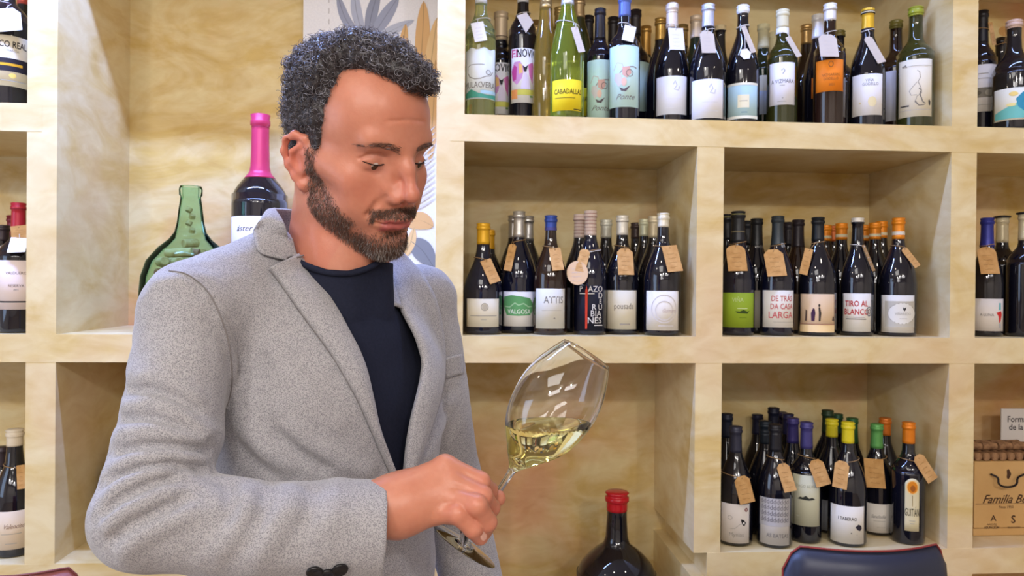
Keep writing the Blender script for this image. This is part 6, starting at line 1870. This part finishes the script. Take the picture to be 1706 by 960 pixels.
while zz < dz(398):
    rmax = djr(zz)-0.008
    rmin_ = min(djr(zz+0.01), djr(zz))-0.006
    a0 = layer*0.9; layer += 1
    for i in range(-3, 4):
        for j in range(-6, 7):
            u = i*0.0462+(0.011 if j % 2 else 0); v = j*0.0252
            if max(math.hypot(u-0.021, v), math.hypot(u+0.021, v))+0.011 > rmin_: continue
            if math.hypot(u, v) < rmax-0.075 and zz < dz(440): continue
            x = u*math.cos(a0)-v*math.sin(a0); y = u*math.sin(a0)+v*math.cos(a0)
            src = first[0 if rc.random() < 0.72 else 1]
            c = src.copy(); COL.objects.link(c)
            c.location = (DX+x, DY+y, ZB+zz+rc.uniform(-0.001, 0.001))
            c.rotation_euler = (0, math.pi/2+rc.uniform(-0.10, 0.10), a0+rc.uniform(-0.06, 0.06))
            tag(c, 'wine cork lying in the pile inside the green demijohn', 'cork', 'corks inside the demijohn')
            ncork += 1
    zz += 0.0262
for k, yy in enumerate((384, 372, 361, 350)):
    c = first[0].copy(); COL.objects.link(c); c.location = (DX+0.004*(-1)**k, DY, ZB+dz(yy)-0.0); c.scale = (0.72, 0.72, 0.27)
    c.rotation_euler = (0.4*(-1)**k, 0.3, 0)
    tag(c, 'cork stuck in the neck of the green demijohn', 'cork', 'corks in the demijohn neck')
for f_ in first: bpy.data.objects.remove(f_)

# ------------------------------------------------------------------ botanical canvas
cy_ = 2.262
cx0, cx1 = P(503, 300, cy_)[0], -0.0640
cz1 = zt['up']-TH-0.02
canvas = tag(empty('botanical_canvas', ((cx0+cx1)/2, cy_, ZB+0.0006)), 'tall white canvas with grey and ochre painted leaves behind his head', 'picture')
def cpart(name, V, Fc, m_, mi=None):
    return mesh_obj(name, [(v[0]-(cx0+cx1)/2, v[1]-cy_, v[2]-ZB) for v in V], Fc, m_, canvas, False, mi)
v_, f_ = box_geo((cx0, cy_, ZB), (cx1, cy_+0.028, cz1), 0.002)
cpart('canvas_panel', v_, f_, noise_mat('primed_canvas', srgb(226, 224, 232), srgb(234, 232, 238), 200, 0.7, 0.1))
def leaf(pts, w, n=14):
    """a leaf along a stem given in photo pixels, widest in the middle"""
    c = crom(pts, n); out_l, out_r = [], []
    for i in range(n):
        t = i/(n-1); d_ = c[min(i+1, n-1)]-c[max(i-1, 0)]; d_ = d_/(np.linalg.norm(d_)+1e-9)
        ww = w*math.sin(math.pi*min(1, 0.03+0.97*t))**0.8
        out_l.append(c[i]+np.array([-d_[1], d_[0]])*ww); out_r.append(c[i]-np.array([-d_[1], d_[0]])*ww)
    return out_l, out_r
leaves = []
def add_leaf(pts, w, colr, vein=True):
    l, r = leaf(pts, w); V = []; Fc = []
    lay = 0.0006+0.00008*len(leaves)
    for a, b2 in zip(l, r):
        V += [tuple(P(a[0], a[1], cy_-lay)), tuple(P(b2[0], b2[1], cy_-lay))]
    for i in range(len(l)-1): Fc.append([2*i, 2*i+1, 2*i+3, 2*i+2])
    leaves.append((V, Fc, colr))
    if vein:
        c = crom(pts, 14); V = []
        for i, p in enumerate(c):
            V += [tuple(P(p[0]-0.7, p[1], cy_-lay-0.0003)), tuple(P(p[0]+0.7, p[1], cy_-lay-0.0003))]
        leaves.append((V, [[2*i, 2*i+1, 2*i+3, 2*i+2] for i in range(13)], tuple(int(x*0.85) for x in colr)))
bl = (150, 154, 178)
add_leaf([(600, 66), (575, 30), (562, -10)], 8, bl); add_leaf([(606, 66), (594, 20), (590, -20)], 9, (172, 176, 198))
add_leaf([(612, 66), (620, 20), (632, -18)], 10, (140, 144, 166)); add_leaf([(618, 66), (642, 28), (664, -5)], 11, bl)
add_leaf([(620, 68), (655, 50), (690, 34)], 8, (176, 180, 200))
oc1, oc2 = (214, 170, 118), (226, 190, 140)
add_leaf([(676, 120), (672, 80), (676, 40)], 8, oc1); add_leaf([(700, 120), (704, 60), (706, 2)], 12, oc1)
add_leaf([(712, 150), (720, 90), (728, 30)], 11, oc2); add_leaf([(716, 270), (722, 180), (726, 100)], 10, oc1)
add_leaf([(708, 200), (700, 150), (694, 100)], 8, oc2)
add_leaf([(676, 374), (700, 368), (722, 378)], 15, oc1); add_leaf([(684, 402), (704, 418), (724, 448)], 17, (128, 130, 138))
add_leaf([(672, 430), (684, 405), (690, 380)], 8, oc2)
for k in range(13):
    add_leaf([(672, 352-k*9), (700, 346-k*9.5), (726, 330-k*10)], 2.0, (206, 198, 196), False)
# thin dotted margin line
for k in range(34):
    y0 = -40+k*18
    leaves.append(([tuple(P(547.4, y0, cy_-0.0006)), tuple(P(548.6, y0, cy_-0.0006)), tuple(P(548.6, y0+9, cy_-0.0006)), tuple(P(547.4, y0+9, cy_-0.0006))], [[0, 3, 2, 1]], (176, 170, 176)))
cols = sorted(set(l[2] for l in leaves))
V, Fc = merge([(l[0], l[1]) for l in leaves])
mi = sum([[cols.index(l[2])]*len(l[1]) for l in leaves], [])
o = cpart('painted_leaves', V, Fc, [ink(c) for c in cols], mi); o['kind'] = 'stuff'

# ------------------------------------------------------------------ wooden crate, cork mat, card
zc0 = zt['C']
kx0, kx1 = P(1623, 830, 1.99)[0], P(1623, 830, 1.99)[0]+0.34
kz1 = P(1650, 769, 1.99)[2]
pine = noise_mat('crate_pine', srgb(206, 166, 110), srgb(192, 150, 94), 7, 0.6)
crate = tag(empty('wine_crate', ((kx0+kx1)/2, 2.10, zc0)), 'pale pine wine crate with black iron handle and printed script', 'crate')
def kpart(name, V, Fc, m_, sm_=False, par=None):
    return mesh_obj(name, [(v[0]-(kx0+kx1)/2, v[1]-2.10, v[2]-zc0) for v in V], Fc, m_, par or crate, sm_)
kz0 = zc0+0.001
zsplit = P(1650, 881, 1.99)[2]
v_, f_ = box_geo((kx0, 1.99, zsplit+0.002), (kx1, 2.24, kz1), 0.0015); kp = kpart('box_front', v_, f_, pine)
v_, f_ = box_geo((kx0, 1.992, kz0), (kx1, 2.24, zsplit), 0.0015); kpart('bottom_board', v_, f_, pine)
iron = mat('black_iron', srgb(34, 30, 34), 0.35, 0.6)
hp_ = [P(x, y, Yv) for x, y, Yv in ((1650, 790, 1.986), (1662, 796, 1.975), (1664, 806, 1.968), (1672, 811, 1.966), (1686, 811, 1.966), (1694, 806, 1.968), (1696, 796, 1.975), (1708, 790, 1.986))]
v_, f_ = tube_geo([tuple(p) for p in crom(hp_, 30)], 0.0028, 8); kpart('handle', v_, f_, iron, True)
gs = []
def crate_text(s, x, y, hpx, ws=1.0, bold=0.0, sh=0.0):
    V2, F2 = text_geo(s, bold, sh); c = P(x, y, 1.99); h_ = hpx*1.99/FPX
    gs.append(([(c[0]+a*h_*ws, 1.9894, c[2]+b2*h_) for a, b2 in V2], F2))
crate_text('Familia Belas', 1682, 832, 21, 0.95, 0.01, 0.45)
crate_text('Finca 1950', 1676, 845, 7, 0.9)
crate_text('A', 1655, 864, 14, 1.1, 0.02); crate_text('S', 1688, 866, 19, 1.0, 0.02)
crate_text('AIRES DE', 1652, 874, 4.5); crate_text('ASUNCIÓN', 1652, 879, 6, 0.9, 0.02); crate_text('SELECCIÓN', 1689, 879, 4.5)
V2, F2 = art_geo(('R', kx0+0.004, P(1650, 840, 1.99)[2], kx1-0.01, P(1650, 839.3, 1.99)[2])); gs.append(([(a, 1.9894, b2) for a, b2 in V2], F2))
V2, F2 = art_geo(('P', [(P(1680, 790, 1.99)[0]+0.006*math.cos(a)*(1+0.3*math.cos(3*a)), P(1680, 790, 1.99)[2]+0.014*math.sin(a)) for a in [2*math.pi*k/16 for k in range(16)]])); gs.append(([(a, 1.9894, b2) for a, b2 in V2], F2))
V, Fc = merge(gs); kpart('crate_print', V, Fc, ink((74, 50, 36)), False, kp)

trivet = tag(empty('cork_mat', ((kx0+kx1)/2, 2.1, kz1)), 'mat of glued wine corks lying on the pine crate', 'mat')
cm0 = None
for r_ in range(3):
    for k in range(13):
        ang_ = [(math.pi/2, 0, 0), (0, math.pi/2, 0)][1 if (r_ == 1 and False) else 0]
        if cm0 is None:
            V, Fc = lathe_geo([(0.0105, -0.022), (0.0118, -0.021), (0.0118, 0.021), (0.0105, 0.022)], 14)
            cm0 = mesh_obj('cork', V, Fc, noise_mat('dark_cork', srgb(160, 122, 88), srgb(96, 66, 48), 70, 0.8), trivet); c = cm0
        else:
            c = cm0.copy(); COL.objects.link(c); c.parent = trivet
        c.location = (kx0-(kx0+kx1)/2+0.014+k*0.0245, 2.012-2.1+0.003+r_*0.0455, 0.0122)
        c.rotation_euler = (math.pi/2, 0, 0)
for k in range(9):
    c = cm0.copy(); COL.objects.link(c); c.parent = trivet
    c.location = (kx0-(kx0+kx1)/2+0.024+(k % 5)*0.046, 2.012-2.1+0.02+(k//5)*0.026, 0.0345); c.rotation_euler = (0, math.pi/2, 0.12*(k % 3-1))
cdx = P(1668, 720, 2.2)[0]
card = tag(empty('printed_card', (cdx+0.1, 2.2, kz1)), 'white printed card standing behind the cork mat at the right edge', 'card')
ctop = P(1668, 681, 2.2)[2]
v_, f_ = box_geo((-0.1, 0.0, 0.0005), (0.14, 0.004, ctop-kz1), 0.0)
cc_ = mesh_obj('card_panel', v_, f_, whitecard, card)
gs = []
for s_2, x, y in (('Forma', 1694, 699), ('de la S', 1697, 712)):
    V2, F2 = text_geo(s_2, 0.012); c = P(x, y, 2.2); h_ = 15*2.2/FPX
    gs.append(([(c[0]-cdx-0.1+a*h_*0.92, -0.0006, c[2]-kz1+b2*h_) for a, b2 in V2], F2))
V, Fc = merge(gs); mesh_obj('card_print', V, Fc, ink((60, 54, 60)), cc_)

# ------------------------------------------------------------------ chairs in front of the shelves
def chair(name, px, pytop, Y, wpx, leather, piping, label, rz=0.0):
    top = P(px, pytop, Y); W_ = wpx*Y/FPX
    root = tag(empty(name, (top[0], Y, 0), rz), label, 'chair')
    H0 = top[2]; hb = 0.46; z0 = H0-hb
    # backrest: rounded panel, slightly wrapped, wider towards the seat
    NU, NV = 25, 18; th = 0.045; V = []; Fc = []
    def outline(u, v):
        # u across -1..1, v from 0 (bottom) to 1 (top)
        cr_ = 0.16
        x = u*(W_/2)*(1.10-0.10*v)
        z = z0+hb*v
        # round the upper corners
        e = max(0.0, abs(u)-0.80)/0.20; z -= 0.055*e**2.2*v**3
        y = 0.055*(u*u) - 0.04*(1-v)
        return x, y, z
    for side in (0, 1):
        for j in range(NV+1):
            for i in range(NU+1):
                u = -1+2*i/NU; v = j/NV
                x, y, z = outline(u, v)
                edge = min(1-abs(u), (1-v)*1.6, v*1.6+0.05)
                b2 = th/2*min(1, math.sqrt(max(edge, 0)/0.10)) if edge < 0.10 else th/2
                V.append((x, y+(b2 if side else -b2), z))
    n = (NU+1)*(NV+1)
    for j in range(NV):
        for i in range(NU):
            a = j*(NU+1)+i
            Fc.append([a, a+1, a+NU+2, a+NU+1]); Fc.append([n+a, n+a+NU+1, n+a+NU+2, n+a+1])
    per = [i for i in range(NU+1)] + [j*(NU+1)+NU for j in range(1, NV+1)] + [NV*(NU+1)+i for i in range(NU-1, -1, -1)] + [j*(NU+1) for j in range(NV-1, 0, -1)]
    for a, b2 in zip(per, per[1:]+per[:1]): Fc.append([a, a+n, b2+n, b2])
    mesh_obj('backrest', V, Fc, leather, root, True)
    edge_pts = [outline(-1, v/10) for v in range(0, 11)] + [outline(u/12, 1) for u in range(-11, 12)] + [outline(1, v/10) for v in range(10, -1, -1)]
    V, Fc = tube_geo([(x, y-0.004, z+0.0005) for x, y, z in edge_pts], 0.0022, 7)
    mesh_obj('piping', V, Fc, piping, root, True)
    v_, f_ = box_geo((-W_*0.55, -0.44, z0-0.09), (W_*0.55, 0.0, z0-0.02), 0.02)
    mesh_obj('seat', v_, f_, leather, root, True)
    legm = mat('black_metal_leg', srgb(24, 24, 26), 0.35, 0.7)
    for sx in (-1, 1):
        for yy in (-0.40, -0.03):
            V, Fc = tube_geo([(sx*W_*0.48, yy, z0-0.08), (sx*W_*0.56, yy*1.05, 0.0)], 0.012, 10)
            mesh_obj('leg', V, Fc, legm, root, True)
    return root
chair('upholstered_chair', 1462, 918, 1.50, 300, mat('navy_leather', srgb(40, 44, 62), 0.38, spec=0.5), mat('red_piping', srgb(140, 52, 50), 0.5), 'dark navy leather chair back with thin red piping in front of the low right niche')
chair('upholstered_chair', 2, 960, 1.36, 210, mat('terracotta_leather', srgb(150, 88, 84), 0.45), mat('terracotta_piping', srgb(120, 62, 58), 0.5), 'terracotta leather chair whose top edge shows at the bottom left corner')
